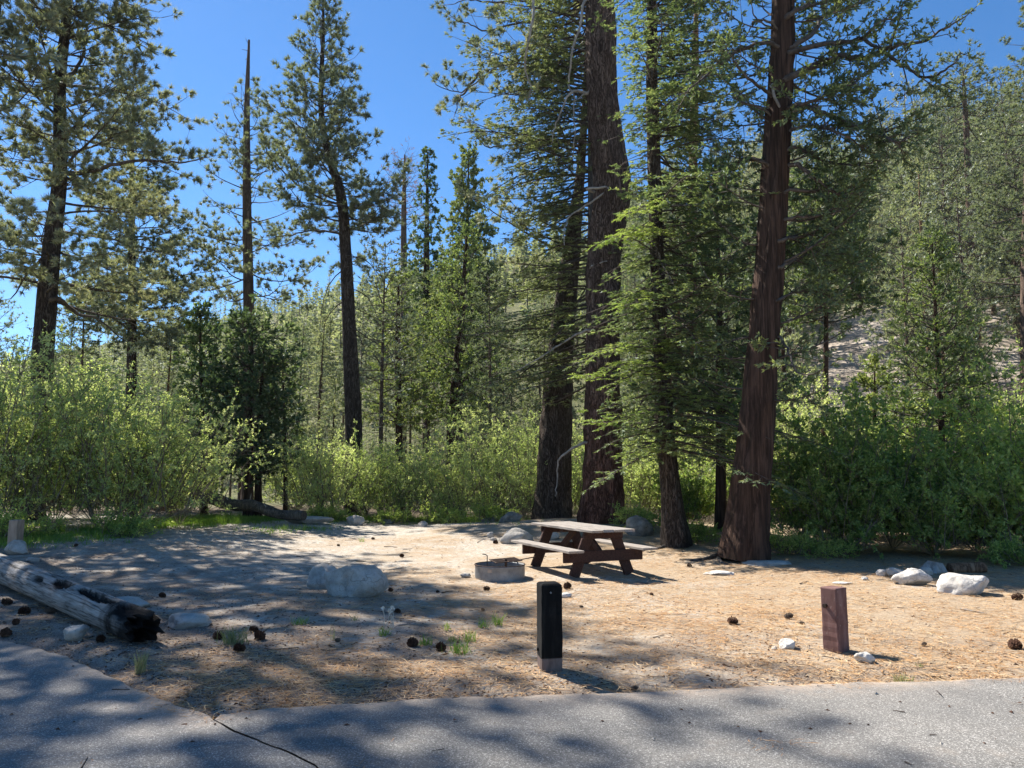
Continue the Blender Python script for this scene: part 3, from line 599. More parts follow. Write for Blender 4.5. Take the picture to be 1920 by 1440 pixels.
# --- red cedar
t = Tree('cedar_tree', 'massive red-barked cedar with flared base right of the picnic table', 'cedar tree',
         [(1394, 1050, 84), (1403, 960, 72), (1414, 850, 65), (1427, 700, 58), (1438, 560, 55), (1448, 420, 52), (1457, 260, 49), (1464, 120, 45), (1468, 0, 42)], 14.9, 24, 'bark_cedar', 36, k=48, n=200, flare=.11, rough=.10, lobes=4)
Z3 = lambda L: [(1280 + x / 3., y / 3.) for x, y in L]
for q, r, dn in ((([630, 285], [860, 240], [1010, 215], [1100, 130], [1200, 100]), .07, .7), (([620, 420], [800, 350], [900, 315], [1000, 330], [1100, 300], [1200, 260], [1350, 230], [1450, 170], [1600, 90]), .085, .5),
              (([1110, 270], [1200, 340], [1300, 410], [1400, 430], [1500, 380], [1560, 300]), .04, .3), (([640, 590], [800, 640], [950, 700], [1100, 740], [1200, 800], [1290, 750]), .06, .9),
              (([600, 600], [700, 580], [800, 540], [940, 480], [1050, 400]), .05, 1.0), (([490, 240], [330, 280], [200, 370], [90, 460], [0, 530]), .05, .5), (([470, 520], [380, 450], [300, 360], [270, 310]), .045, .3),
              (([590, 1225], [720, 1220], [850, 1170], [960, 1080]), .045, .9), (([580, 1345], [720, 1320], [860, 1280], [900, 1200]), .05, .9), (([600, 1075], [800, 1075], [880, 1090], [1000, 1080]), .045, 1.0),
              (([630, 920], [720, 980], [800, 1050], [900, 1100]), .055, .8), (([640, 250], [740, 180], [790, 90], [900, 60], [1000, 20]), .07, .7), (([630, 60], [760, 20], [900, -40]), .07, .6),
              (([1010, 215], [1080, 260], [1160, 260], [1210, 130], [1240, 20]), .04, .5), (([440, 905], [340, 900], [230, 960], [150, 1050]), .045, .8), (([640, 720], [760, 715], [900, 760], [1050, 860]), .05, 1.1),
              (([560, 1500], [640, 1460], [760, 1420], [900, 1440]), .045, 1.2), (([545, 1680], [650, 1640], [780, 1640], [880, 1700]), .04, 1.2), (([540, 1900], [600, 2000], [640, 2090], [740, 2110]), .03, .5), (([640, 830], [780, 900], [960, 930], [1120, 900]), .05, 1.1)):
    t.limb(Z3(q), r, .012, dict(STY['cedar'], sl=.26, subd=9, leafn=12, ll=(.07, .12), lw=.036), dn * 1.6, .22, dz=1.0, k=7)
for q, r in ((([460, 620], [310, 565], [285, 530]), .03), (([310, 565], [370, 500], [440, 480]), .015), (([490, 130], [410, 100], [385, 20]), .035), (([410, 120], [370, 190], [330, 225]), .02)):
    t.limb(Z3(q), r, .008, None, name='dead_branch', dz=.3)
for q, r in ((([500, 480], [530, 570], [570, 640], [625, 685], [580, 730], [530, 765]), .035), (([730, 600], [800, 640], [860, 660]), .03), (([640, 925], [700, 985], [720, 1000]), .035)):
    t.limb(Z3(q), r, .012, None, name='dead_branch', mat='deadwood', dz=.15)
t.grow(Zp(760, 14.9), Zp(20, 14.9), 60, lambda f, az: (2.5 if math.sin(az) > 0 else 1.7) * (.75 + .25 * f), lambda f: -8 + 12 * f, 25, dict(STY['cedar'], subd=8, leafn=12, ll=(.07, .13), lw=.036), r=.04, dens=1.0, t0=.3,
       skip=lambda az, f, r: math.cos(az) < -.2 and abs(math.sin(az)) < .85)
t.grow(Zp(20, 14.9), 23.5, 46, lambda f, az: 2.9 * (1 - f) + .4, 10, 35, dict(cm, leafn=6), r=.05, dens=.8, t0=.2)
t.done('cedar')
# --- tree behind the two: orange trunk in the gap
t = Tree('pine_tree', 'orange-barked pine seen through the gap between slender fir and red cedar', 'pine tree', [(1296, 800, 22), (1298, 400, 18), (1303, 150, 15), (1305, 40, 10), (1306, -30, 6)], 33, Zp(-120, 33), 'bark_orange', 37)
t.grow(Zp(480, 33), Zp(-120, 33), 60, lambda f, az: 3.0 * (1 - .6 * f), 0, 22, 'pine_l', r=.05, dens=.9, t0=.25).done('pine')
cedar_tree('dark cedar filling the space behind the slender fir and the red cedar', [(1352, 960, 20), (1350, 700, 15), (1345, 400, 5)], 21, 300, 2.4, 800, 38, nb=90, sty=cm)
cedar_tree('shaded cedar with drooping dark boughs just right of the red cedar', [(1545, 900, 14), (1548, 700, 10), (1552, 340, 3)], 23, 330, 2.0, 610, 39, nb=84, sty=cm, shape=lambda f, az: 1.9 * math.sin(PI * (.25 + .7 * f)) ** .7)
# --- right side
cedar_tree('young green cedar rising from the bushes on the right', [(1768, 1000, 12), (1765, 800, 11), (1755, 600, 7), (1748, 455, 2)], 19, 448, 1.55, 850, 40, 'cedar_light', nb=100, sty=dict(STY['cedar'], ll=(.08, .14), lw=.04, subd=8, leafn=12), t0=.1)
cedar_tree('smaller young cedar left of the green cedar on the right', [(1640, 1000, 8), (1640, 800, 7), (1640, 690, 2)], 24, 680, 1.1, 940, 45, 'cedar_light', nb=60, sty=cm)
t = Tree('pine_tree', 'flat-topped pine with a long bare trunk high on the right slope', 'pine tree', [(1822, 560, 13), (1818, 390, 13), (1812, 250, 11), (1806, 140, 4)], 52, Zp(125, 52), 'bark_far', 41)
t.grow(Zp(235, 52), Zp(128, 52), 34, lambda f, az: 3.9 * (1 - .6 * f), lambda f: -5 + 30 * f, 20, 'bgpine', dens=1.6, r=.06, t0=.2)
t.grow(Zp(420, 52), Zp(235, 52), 14, lambda f, az: 2.6, -5, 10, 'bgpine', dens=1.0, r=.05, t0=.3, bare=.4).done('slope')
t = Tree('pine_tree', 'big light green pine cut by the right edge of the view', 'pine tree', [(1925, 640, 22), (1930, 300, 17), (1935, 20, 5)], 38, Zp(0, 38), 'bark_far', 42)
t.grow(Zp(560, 38), Zp(10, 38), 66, lambda f, az: 3.8 * (1 - f) ** .7 + .5, 0, 22, 'pine_l', r=.05, dens=.9, t0=.2).done('slope')
# --- pines beyond the left of the view: their crowns throw the dappled shade on the ground
for (x, y, h, sd, lab) in ((-14.4, 15.0, 24, 51, 'pine beyond the left edge that shades the driveway'), (-15.4, 20.5, 26, 52, 'tall pine beyond the left edge shading the verge by the road'), (-19.5, 20.5, 27, 53, 'farther pine beyond the left edge shading the log')):
    b = np.array([x, y, float(gz(x, y))]); r0 = thing('pine_tree', lab, 'pine tree', b, 0, 'shade pines'); rg = np.random.default_rng(sd)
    W = np.array([[x, y, b[2] - .2, .4], [x + .3, y, 10, .3], [x + .2, y + .2, h, .04]]); trunk_mesh(W, 'trunk', M['bark_grey'], r0, b, 12, 40, seed=sd)
    a = Acc(); grow(a, rg, dense_line(W, 60), 11, h - .3, 60, lambda f, az: 3.7 * (math.sin(PI * (.15 + .8 * f)) ** .6) + .3, 0, 20, dict(STY['bgpine'], leafn=16, lw=.09), r=.06, dens=1.3)
    link('crown', mesh_of(a, 'crown', [M['twig'], M['pine']], b, (True, False)), r0)

# ================================================================= background trees, shared meshes
def bg_tree(name, cat, h, R, cb, nb, sty, leaf, bk, seed, e0, e1, prof='cone', bare=0., r=.17):
    root = thing(name, '', cat, (0, 0, 0)); rg = np.random.default_rng(seed)
    W = np.array([[0, 0, -.6, r * 1.1], [rg.normal() * .1, rg.normal() * .1, h * .5, r * .65], [0, 0, h, .02]])
    trunk_mesh(W, 'trunk', M[bk], root, (0, 0, 0), 7, 12, seed=seed)
    a = Acc(); grow(a, rg, dense_line(W, 30), cb, h - .1, nb, rad_prof(R, prof), e0, e1, sty, r=.05, t0=.1, bare=bare)
    link('crown', mesh_of(a, 'crown', [M['twig'], M[leaf]], (0, 0, 0), (True, False)), root); return root
bp, bf = dict(STY['bgpine']), dict(STY['bgfir'])
PROTO = [bg_tree('pine_tree', 'pine tree', 17, 2.9, 3.2, 84, dict(bp, leafn=8), 'slope', 'bark_far', 61, lambda f: -5 + 40 * f, 25, 'round'),
         bg_tree('pine_tree', 'pine tree', 15, 2.5, 2.2, 84, dict(bp, leafn=8), 'slope', 'bark_orange', 62, lambda f: -12 + 40 * f, 20),
         bg_tree('fir_tree', 'fir tree', 16, 2.7, 1.2, 96, bf, 'slope', 'bark_far', 63, lambda f: -15 + 30 * f, -5),
         bg_tree('fir_tree', 'fir tree', 11, 2.0, .5, 70, bf, 'fir', 'bark_far', 64, lambda f: -5 + 30 * f, 8),
         bg_tree('cedar_tree', 'cedar tree', 13, 2.0, .7, 70, dict(bf, up=.2), 'slope', 'bark_cedar', 65, lambda f: 10 + 30 * f, 35),
         bg_tree('pine_tree', 'pine tree', 19, 3.1, 6.5, 66, dict(bp, leafn=8), 'pine', 'bark_far', 66, lambda f: -5 + 30 * f, 22, 'round'),
         bg_tree('dead_tree', 'dead tree', 14, 1.3, 4, 26, dict(bp, leafn=1), 'deadneedle', 'bark_far', 67, 5, 15, 'cone', .8, .14)]
KIND = ['round-crowned pale green pine', 'pointed open pine', 'layered pale fir', 'dark green young fir', 'narrow bright green cedar', 'tall high-crowned pine', 'bare grey dead tree']
rg = np.random.default_rng(7); cand = []
def ok_gap(x, y):
    px, py = proj((x, y, float(gz(x, y)))); a = x / y
    if .375 < a < .53 and y < 84: return False          # the bare granite clearing on the slope stays open
    if .63 < a < .69 and y < 58: return False
    return True
grid = []
for k in range(12000):
    y = 32 + 150 * rg.random() ** 1.15; a = rg.uniform(-.80, .82); x = a * y; z = float(gz(x, y))
    if not ok_gap(x, y): continue
    if y < 48 and (abs(a) > .66 or rg.random() < .3): continue
    md = 4.3 if y < 50 else (2.5 + y * .010 if a > .15 else 4.4 + y * .02)
    if any((x - q[0]) ** 2 + (y - q[1]) ** 2 < md * md for q in grid): continue
    grid.append((x, y, z))
grid.sort(key=lambda q: q[1]); grid.sort(key=lambda q: q[1] * (.72 if q[0] / q[1] > .15 else 1.0)); near = grid[:500]; rest = grid[500:]
LAND = [(-60, 'the left edge'), (85, 'the left edge pine'), (247, 'the dense cone-topped pine'), (378, 'the young light cedar'), (466, 'the dead-topped pine'), (560, 'the twin-stemmed cedar'), (655, 'the bowed pine'), (748, 'the mid green cedar'), (862, 'the leaning dark cedar'), (960, 'the yellow-green fir'),
        (1045, 'the dark furrowed trunk'), (1130, 'the tallest trunk'), (1255, 'the slender fir'), (1330, 'the orange-barked pine'), (1425, 'the red cedar'), (1545, 'the shaded cedar'), (1640, 'the smaller young cedar'), (1765, 'the young green cedar'), (1822, 'the flat-topped pine'), (1935, 'the right edge pine')]
def beside(px):
    if px < -80 or px > 2000: return 'out past the %s edge' % ('left' if px < 0 else 'right')
    q, n = min(LAND, key=lambda l: abs(l[0] - px)); return ('beyond ' if abs(px - q) < 18 else ('left of ' if px < q else 'right of ')) + n
used = set()
for (x, y, z) in near:
    right = x / y > .12
    pr = [.24, .2, .2, .08, .1, .14, .04] if right else [.12, .12, .22, .2, .2, .1, .04]
    k = int(rg.choice(7, p=pr)); sc = rg.uniform(.6, 1.15) * (1.15 if right else 1.0)
    if y < 46: sc = min(sc, .62) if not right else sc * .8
    elif not right: sc *= .74
    zone = 'on the right hillside' if right and y > 46 else ('on the low ground behind the brush' if y < 60 else 'on the middle slope behind the clearing')
    size = 'small' if sc < .72 else ('tall' if sc > 1.05 else 'middling'); size = 'short' if 'tall' in KIND[k] and size == 'tall' and sc < 1.1 else size
    up_ = 'low on the near slope' if y < 75 else ('halfway up the slope' if y < 100 else 'high on the slope'); up_ = 'on the low ground' if y < 52 else up_
    lab = '%s%s %s, %s' % ('' if 'tall' in KIND[k] else size + ' ', KIND[k], up_, beside(proj((x, y, z))[0])); grp = 'trees ' + zone; rz = rg.uniform(0, 6.28); s3 = (sc * rg.uniform(.85, 1.1), sc * rg.uniform(.85, 1.1), sc)
    if k not in used:
        used.add(k); o = PROTO[k]; o.location = (x, y, z); o.rotation_euler = (0, 0, rz); o.scale = s3; o['label'] = lab; o['group'] = grp
    else: dup(PROTO[k], (x, y, z), rz, s3, lab, grp)
# the far-off wood: too many and too small to tell apart
def far_proto(seed, h, R):
    a = Acc(); rg = np.random.default_rng(seed); tube(a, [[0, 0, -1], [0, 0, h]], [.16, .02], 4, 0, False)
    n = 78; f = rg.random(n) ** .8; az = rg.uniform(0, 2 * PI, n); r = R * (1 - f) + .15
    D = nrm(np.stack([np.sin(az), np.cos(az), rg.uniform(-.35, .5, n)], -1)); b = np.stack([0 * f, 0 * f, h * (.12 + .88 * f)], -1) + D * (r * rg.uniform(.1, .75, n))[:, None]
    leaves(a, rg, b, D, r * .55 + .4, .75, 1, True, .5); return a
FP = [far_proto(71, 9, 1.7), far_proto(72, 6.5, 1.5), far_proto(73, 10.5, 1.4)]
fa = Acc(); pts = list(rest); occ = []
for k in range(1500):
    y = rg.uniform(120, 330); a = rg.uniform(-.8, .8); pts.append((a * y, y, float(gz(a * y, y))))
for (x, y, z) in pts:
    pr = FP[rg.integers(3)]; s = rg.uniform(.7, 1.25); c, sn = math.cos(x * 7), math.sin(x * 7); off = fa.n
    for V, (F, mi) in zip(pr.V, pr.F):
        n0 = int(F.min()); V2 = V * s; V2 = np.stack([V2[:, 0] * c - V2[:, 1] * sn, V2[:, 0] * sn + V2[:, 1] * c, V2[:, 2]], -1) + (x, y, z)
        fa.add(V2, F - sum(len(v) for v in pr.V[:[id(q) for q in pr.V].index(id(V))]), mi)
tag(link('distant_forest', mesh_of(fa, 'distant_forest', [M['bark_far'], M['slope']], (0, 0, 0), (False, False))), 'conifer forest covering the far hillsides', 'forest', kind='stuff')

# ================================================================= SHRUBS
def shrub_proto(name, cat, h, spread, nst, leaf, seed, ll=(.05, .085), lw=.032, tw=11, dens=1.0, lean=0.):
    rg = np.random.default_rng(seed); st, lv = Acc(), Acc(); root = thing(name, '', cat, (0, 0, 0))
    for i in range(nst):
        az = rg.uniform(0, 2 * PI); b = np.array([rg.normal() * spread * .22, rg.normal() * spread * .22, -.1])
        L = h * rg.uniform(.6, 1.12); p = branch_pts(rg, b, az, L, 86 - rg.uniform(0, 14), 74 - rg.uniform(0, 60) * spread / h * .9, 9, .16)
        p[:, 0] += lean * p[:, 2] ** 1.3 * .1
        tube(st, p, np.linspace(.017, .004, 9), 4, 0, False)
        n = tw; u = rg.uniform(.16, 1, n) * 8; j = np.minimum(u.astype(int), 7); c = p[j] + (p[j + 1] - p[j]) * (u - j)[:, None]
        D = nrm(nrm(p[j + 1] - p[j]) * .8 + rg.normal(size=(n, 3)) * .7 + np.array([0, 0, .25])); ln = rg.uniform(.25, .75, n) * (h / 3) ** .5; E = c + D * ln[:, None]
        twigs(st, c, E, .006, .003, 0)
        m = int(4 * dens); ii = np.repeat(np.arange(n), m); v = rg.uniform(.3, 1, (n * m, 1)); c2 = c[ii] + (E - c)[ii] * v; D2 = nrm(D[ii] + rg.normal(size=(n * m, 3)) * .6); E2 = c2 + D2 * rg.uniform(.08, .24, (n * m, 1))
        q = 8; i3 = np.repeat(np.arange(n * m), q); b3 = c2[i3] + (E2 - c2)[i3] * rg.uniform(0, 1, (len(i3), 1)); d3 = nrm(D2[i3] + rg.normal(size=(len(i3), 3)) * .75)
        leaves(lv, rg, b3, d3, rg.uniform(*ll, len(i3)), lw, 0, True, .25)
    link('stems', mesh_of(st, 'stems', [M['stem']]), root); tag(link('foliage', mesh_of(lv, 'foliage', [M[leaf]], (0, 0, 0), (False,)), root), kind='stuff')
    return root
SH = dict(wa=shrub_proto('willow_shrub', 'willow', 4.0, 2.3, 42, 'willow', 81), wb=shrub_proto('willow_shrub', 'willow', 2.9, 2.2, 40, 'willow', 82), wc=shrub_proto('willow_shrub', 'willow', 3.3, 2.8, 34, 'willow', 83, tw=9),
          aa=shrub_proto('green_shrub', 'bush', 3.4, 2.4, 44, 'bush', 84, (.065, .115), .05), ab=shrub_proto('green_shrub', 'bush', 2.5, 2.2, 42, 'bush', 85, (.065, .115), .05),
          lo=shrub_proto('low_shrub', 'undergrowth', .8, 1.2, 26, 'bush', 86, (.05, .08), .035, 7))
first = set()
def shrub(kind, px, d, sc, label, group=None, rz=None, wx=1.0, dz=0.0):
    x = (px - 960) / FPX * d; z = float(gz(x, d)) + dz; rz = rg.uniform(0, 6.28) if rz is None else rz; s3 = (sc * wx, sc * wx, sc)
    if kind not in first:
        first.add(kind); o = SH[kind]; o.location = (x, d, z); o.rotation_euler = (0, 0, rz); o.scale = s3; o['label'] = label
        if group: o['group'] = group
    else: dup(SH[kind], (x, d, z), rz, s3, label, group)
GL, GM, GR, GB = 'willows at the left of the clearing', 'willows along the back of the clearing', 'bushes on the right', 'brush behind the front row'
for k_, px, d, sc, lab in (('wa', 20, 18.0, 1.02, 'tall leafy willow at the left edge behind the weathered post'), ('wa', 115, 19.5, 1.12, 'tall willow with many fine stems, second from the left edge'),
        ('wc', 195, 18.6, 1.05, 'broad yellow-green willow in the middle of the left thicket'), ('wb', 275, 19.0, 1.18, 'sunlit willow near the right end of the left thicket'), ('wc', 345, 20.5, .95, 'willow with bare arching twigs beside the dark twin-stemmed cedar'),
        ('wa', -70, 17.5, 1.1, 'willow cut by the left edge of the view'), ('wa', 60, 22, 1.15, 'taller willow behind the left edge willow')):
    shrub(k_, px, d, sc, lab, GL)
for px, d, sc, k_ in ((150, 23.5, 1.1, 'wa'), (250, 23, .95, 'wa'), (330, 24.5, .9, 'wb'), (-10, 24, 1.2, 'wa'), (200, 27, 1.1, 'wc')):
    shrub(k_, px, d, sc, 'second-row willow of the left thicket, ' + beside(px), GB)
for k_, px, d, sc, lab in (('wb', 600, 25.5, 1.0, 'bright round willow right of the dark twin-stemmed cedar'), ('wb', 690, 26.5, .92, 'willow under the bowed pine trunk'), ('wc', 765, 27, .78, 'low spreading willow between the bowed pine and the centre'),
        ('wb', 840, 26.5, .88, 'willow left of the tall yellow-green one in the centre'), ('wa', 925, 27, .92, 'tall yellow-green willow with slanting stems left of the dark pine trunk'), ('wc', 985, 26, .92, 'willow touching the dark pine trunk on its left'),
        ('wb', 1085, 28.5, .95, 'willow glimpsed between the two big pine trunks'), ('wb', 1205, 27, 1.0, 'willow glimpsed between the tallest trunk and the slender fir'), ('wc', 1320, 25, .9, 'willow glimpsed between the slender fir and the red cedar')):
    shrub(k_, px, d, sc, lab, GM)
for px, d, sc, k_ in ((560, 30, 1.0, 'wb'), (650, 31, .9, 'wc'), (740, 31, .95, 'wb'), (820, 31, 1.0, 'wc'), (900, 32, 1.15, 'wa'), (980, 31, 1.1, 'wa'), (1060, 32, 1.1, 'wa'), (1150, 32, 1.0, 'wa'), (1250, 31, 1.1, 'wa'), (1340, 30, 1.1, 'wa'), (1290, 22, .7, 'ab'), (1420, 28, 1.0, 'wa')):
    shrub(k_, px, d, sc, 'second-row willow at the back of the clearing, ' + beside(px), GB)
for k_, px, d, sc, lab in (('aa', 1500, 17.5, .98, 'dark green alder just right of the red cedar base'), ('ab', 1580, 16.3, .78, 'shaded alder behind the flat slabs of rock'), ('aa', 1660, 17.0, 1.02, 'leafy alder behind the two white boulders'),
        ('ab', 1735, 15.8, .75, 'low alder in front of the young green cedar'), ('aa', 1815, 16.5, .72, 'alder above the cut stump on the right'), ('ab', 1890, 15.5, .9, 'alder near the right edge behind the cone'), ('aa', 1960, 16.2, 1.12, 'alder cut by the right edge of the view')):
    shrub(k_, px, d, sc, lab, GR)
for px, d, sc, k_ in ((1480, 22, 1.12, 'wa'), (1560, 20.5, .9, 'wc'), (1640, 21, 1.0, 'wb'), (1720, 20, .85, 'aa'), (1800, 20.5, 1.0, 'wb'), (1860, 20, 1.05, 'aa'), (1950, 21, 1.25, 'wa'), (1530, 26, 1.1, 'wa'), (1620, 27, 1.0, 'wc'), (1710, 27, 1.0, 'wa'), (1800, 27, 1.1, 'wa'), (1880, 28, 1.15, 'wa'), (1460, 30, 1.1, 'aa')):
    shrub(k_, px, d, sc, '%s shrub in the %s row behind the right-hand bushes, %s' % ('bushy' if 'b' in k_ else ('spreading' if 'c' in k_ else 'tall'), 'second' if d < 23 else 'third', beside(px)), GB)
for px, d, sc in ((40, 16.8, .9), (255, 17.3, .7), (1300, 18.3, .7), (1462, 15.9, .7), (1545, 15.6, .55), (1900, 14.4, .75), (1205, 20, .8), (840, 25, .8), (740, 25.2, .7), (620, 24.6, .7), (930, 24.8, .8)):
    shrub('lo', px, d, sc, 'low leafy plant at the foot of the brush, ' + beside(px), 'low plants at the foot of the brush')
# ================================================================= AIR
hz_ = Acc(); x0, x1, y0, y1, z0, z1 = -760., 760., -62., 640., -4., 175.
V = [(x, y, z) for x in (x0, x1) for y in (y0, y1) for z in (z0, z1)]
hz_.add(V, [[0, 1, 3, 2], [4, 6, 7, 5], [0, 4, 5, 1], [2, 3, 7, 6], [0, 2, 6, 4], [1, 5, 7, 3]])
m, t, out = new_mat('haze'); pv = t.nodes.new('ShaderNodeVolumePrincipled'); pv.inputs['Color'].default_value = (.80, .88, 1.0, 1); pv.inputs['Density'].default_value = HAZE; pv.inputs['Anisotropy'].default_value = .3
t.links.new(pv.outputs[0], out.inputs['Volume']); tag(link('haze', mesh_of(hz_, 'haze', [m], (0, 0, 0), (False,))), 'thin blue haze in the mountain air', 'haze', kind='stuff')
#MORE
# ================================================================= ROCKS
def rock_mat(name, a, b, c, sc=5):
    m, t, out = new_mat(name); co = coords(t); n = noise(t, co, sc, 7, .68); sp = noise(t, co, sc * 14, 3, .7)
    cr = t.nodes.new('ShaderNodeTexVoronoi'); cr.feature = 'DISTANCE_TO_EDGE'; cr.inputs['Scale'].default_value = 2.2
    wv = t.nodes.new('ShaderNodeVectorMath'); nn = t.nodes.new('ShaderNodeTexNoise'); nn.inputs['Scale'].default_value = 3; t.links.new(co, nn.inputs['Vector']); t.links.new(co, wv.inputs[0]); t.links.new(nn.outputs['Color'], wv.inputs[1]); t.links.new(wv.outputs[0], cr.inputs['Vector'])
    col = ramp(t, n, [(.32, a), (.5, b), (.68, c)])
    col = mixc(t, ramp(t, sp, [(.60, (0, 0, 0)), (.68, (.7, .7, .7))]), col, tuple(x * .4 for x in a))
    crk = ramp(t, cr.outputs['Distance'], [(0, (.5, .5, .5)), (.02, (0, 0, 0))]); crk = math_(t, 'MULTIPLY', crk, ramp(t, noise(t, co, 1.7, 2), [(.5, (0, 0, 0)), (.62, (1, 1, 1))])); col = mixc(t, crk, col, tuple(x * .35 for x in a))
    h = math_(t, 'ADD', math_(t, 'MULTIPLY', n, 1.0), math_(t, 'MULTIPLY', sp, .25)); h = math_(t, 'SUBTRACT', h, math_(t, 'MULTIPLY', crk, .5))
    princ(t, out, col, .9, bump(t, h, .9, .035), spec=.2); return m
M['granite'] = rock_mat('pale_granite', (.27, .25, .22), (.42, .385, .34), (.54, .50, .445)); M['granite_white'] = rock_mat('white_granite', (.40, .37, .33), (.56, .52, .465), (.68, .635, .57))
M['granite_dark'] = rock_mat('grey_lichened_granite', (.12, .115, .105), (.24, .225, .20), (.38, .35, .31))
def rock_mesh(seed, dims, sub=4, cuts=7, rough=.16, mat='granite', top_flat=None):
    rg = np.random.default_rng(seed); bm = bmesh.new(); bmesh.ops.create_icosphere(bm, subdivisions=sub, radius=1.0)
    V = np.array([v.co[:] for v in bm.verts])
    for k in range(cuts):
        n = nrm(rg.normal(size=3) * np.array([1, 1, .8])); d = rg.uniform(.55, .86); e = V @ n - d; V = V - np.maximum(e, 0)[:, None] * n * .92
    if top_flat: e = V[:, 2] - top_flat; V[:, 2] -= np.maximum(e, 0) * .8
    V = V * (1 + rough * fbm(V * 1.3 + seed, 3, seed) + rough * .28 * fbm(V * 6 + seed, 3, seed + 9))[:, None]; V = V * np.array(dims) * .5
    for v, c in zip(bm.verts, V): v.co = c
    for f in bm.faces: f.smooth = True
    me = bpy.data.meshes.new('rock'); bm.to_mesh(me); bm.free(); me.materials.append(M[mat]); return me
def rock(name, label, px, py, wpx, hpx, seed, mat='granite', depth=.8, rz=0., cat='rock', group=None, sink=.22, sub=4, cuts=7, dims=None, **k):
    """px, py: middle of the foot of the rock; wpx, hpx: size in the photograph"""
    g = G(px, py); s = g[1] / FPX; wd, h = wpx * s, hpx * s; dz = (wd * depth)
    me = rock_mesh(seed, (wd * 1.04, dz, h * (1 + sink) * 1.15), sub, cuts, mat=mat, **k)
    y = g[1] + dz * .38; x = g[0] * y / g[1]
    z = float(gz(x, y)); zmin = min(v.co.z for v in me.vertices); zmax = max(v.co.z for v in me.vertices)
    o = link(name, me, None, (x, y, z + h - zmax), (0, 0, rz)); return tag(o, label, cat, group)
rock('boulder', 'big rounded grey boulder with a hollowed right end in the middle of the clearing', 660, 1119, 116, 58, 101, 'granite', .62, .0, 'boulder', None, .2, 5, 5, rough=.12)
rock('boulder', 'smaller grey boulder leaning against the left end of the big rounded boulder', 603, 1105, 58, 45, 102, 'granite', .9, .3, 'boulder', None, .2, 4, 6)
for a in (('rock', 'flat pale rock in the shade right of the charred log end', 350, 1179, 82, 22, 103, 'granite', .7), ('rock', 'small pale rock beside the log just above the driveway edge', 144, 1203, 48, 26, 104, 'granite', .7),
          ('rock', 'long flat pale rock behind the split top of the log', 232, 1142, 92, 22, 105, 'granite', .55), ('rock', 'pale rock at the foot of the weathered post on the left', 34, 1041, 46, 26, 106, 'granite', .8), ('rock', 'small flat stone on the ground behind the log under the weathered post', 62, 1054, 26, 8, 119, 'granite', .8),
          ('rock', 'pale lumpy rock lying alone between the two front posts', 1478, 1218, 34, 16, 107, 'granite_white', .8), ('rock', 'white stone against the foot of the right brown post', 1621, 1243, 34, 18, 108, 'granite_white', .9),
          ('rock', 'tiny white stone beside the lone lumpy rock', 1452, 1219, 10, 6, 131, 'granite_white', .9),
          ('boulder', 'white rounded boulder with a small dark crack, left of the larger white boulder', 1711, 1098, 68, 29, 109, 'granite_white', .7), ('boulder', 'largest white boulder on the right with an angular peak', 1810, 1117, 92, 37, 110, 'granite_white', .7),
          ('rock', 'small white rock at the left of the white boulder row', 1652, 1081, 22, 12, 111, 'granite_white', .8), ('rock', 'tan flat rock behind the rounded white boulder', 1682, 1083, 40, 17, 112, 'granite', .8), ('rock', 'small rounded rock just right of the tan flat rock', 1732, 1079, 32, 14, 113, 'granite', .8),
          ('rock', 'long low pale slab of rock left of the red cedar foot in the needles', 1346, 1079, 66, 8, 114, 'granite_white', .6), ('rock', 'long low rock ledge right of the red cedar base', 1436, 1062, 96, 8, 115, 'granite', .7),
          ('rock', 'thin pale stone half buried beyond the right post', 1580, 1096, 34, 4, 116, 'granite_white', .7), ('rock', 'little white stone in the needles near the shaded brush', 1621, 1089, 12, 7, 117, 'granite_white', .8), ('rock', 'white stone just right of the head of the black post', 1058, 1121, 26, 8, 118, 'granite_white', .8),
          ('boulder', 'pale boulder behind the left end of the picnic table', 967, 1019, 62, 27, 120, 'granite', .8), ('boulder', 'smooth pale rock seen beneath the picnic tabletop', 1030, 1012, 44, 18, 121, 'granite', .8),
          ('boulder', 'dark grey boulder at the right of the tallest trunk', 1194, 1006, 56, 36, 122, 'granite_dark', .8), ('rock', 'flat grey-green rock at the back edge of the clearing left of the dark one', 922, 979, 38, 15, 123, 'granite_dark', .7),
          ('rock', 'long dark slab at the back edge of the clearing', 958, 979, 46, 19, 124, 'granite_dark', .6), ('rock', 'rounded rock on the back edge of the clearing left of centre', 664, 985, 36, 18, 125, 'granite', .8),
          ('rock', 'wide low outcrop in the grass at the back of the clearing', 578, 984, 88, 14, 126, 'granite', .5), ('rock', 'small pale stone on the back edge of the clearing', 793, 988, 18, 10, 127, 'granite', .8),
          ('rock', 'brownish angular stone standing behind the fire ring', 920, 1009, 14, 11, 128, 'granite', .6), ('rock', 'low tan stone in front of the angular one behind the fire ring', 925, 1014, 14, 6, 129, 'granite', .6), ('rock', 'pale stone at the left foot of the fire ring', 873, 1084, 18, 8, 130, 'granite', .9),
          ('rock', 'flat stone between the back stones and the long dark slab', 726, 983, 24, 9, 132, 'granite_dark', .7), ('rock', 'small grey stone under the seedling by the driveway corner', 224, 1168, 14, 6, 133, 'granite', .8)):
    rock(*a, cat=a[0])

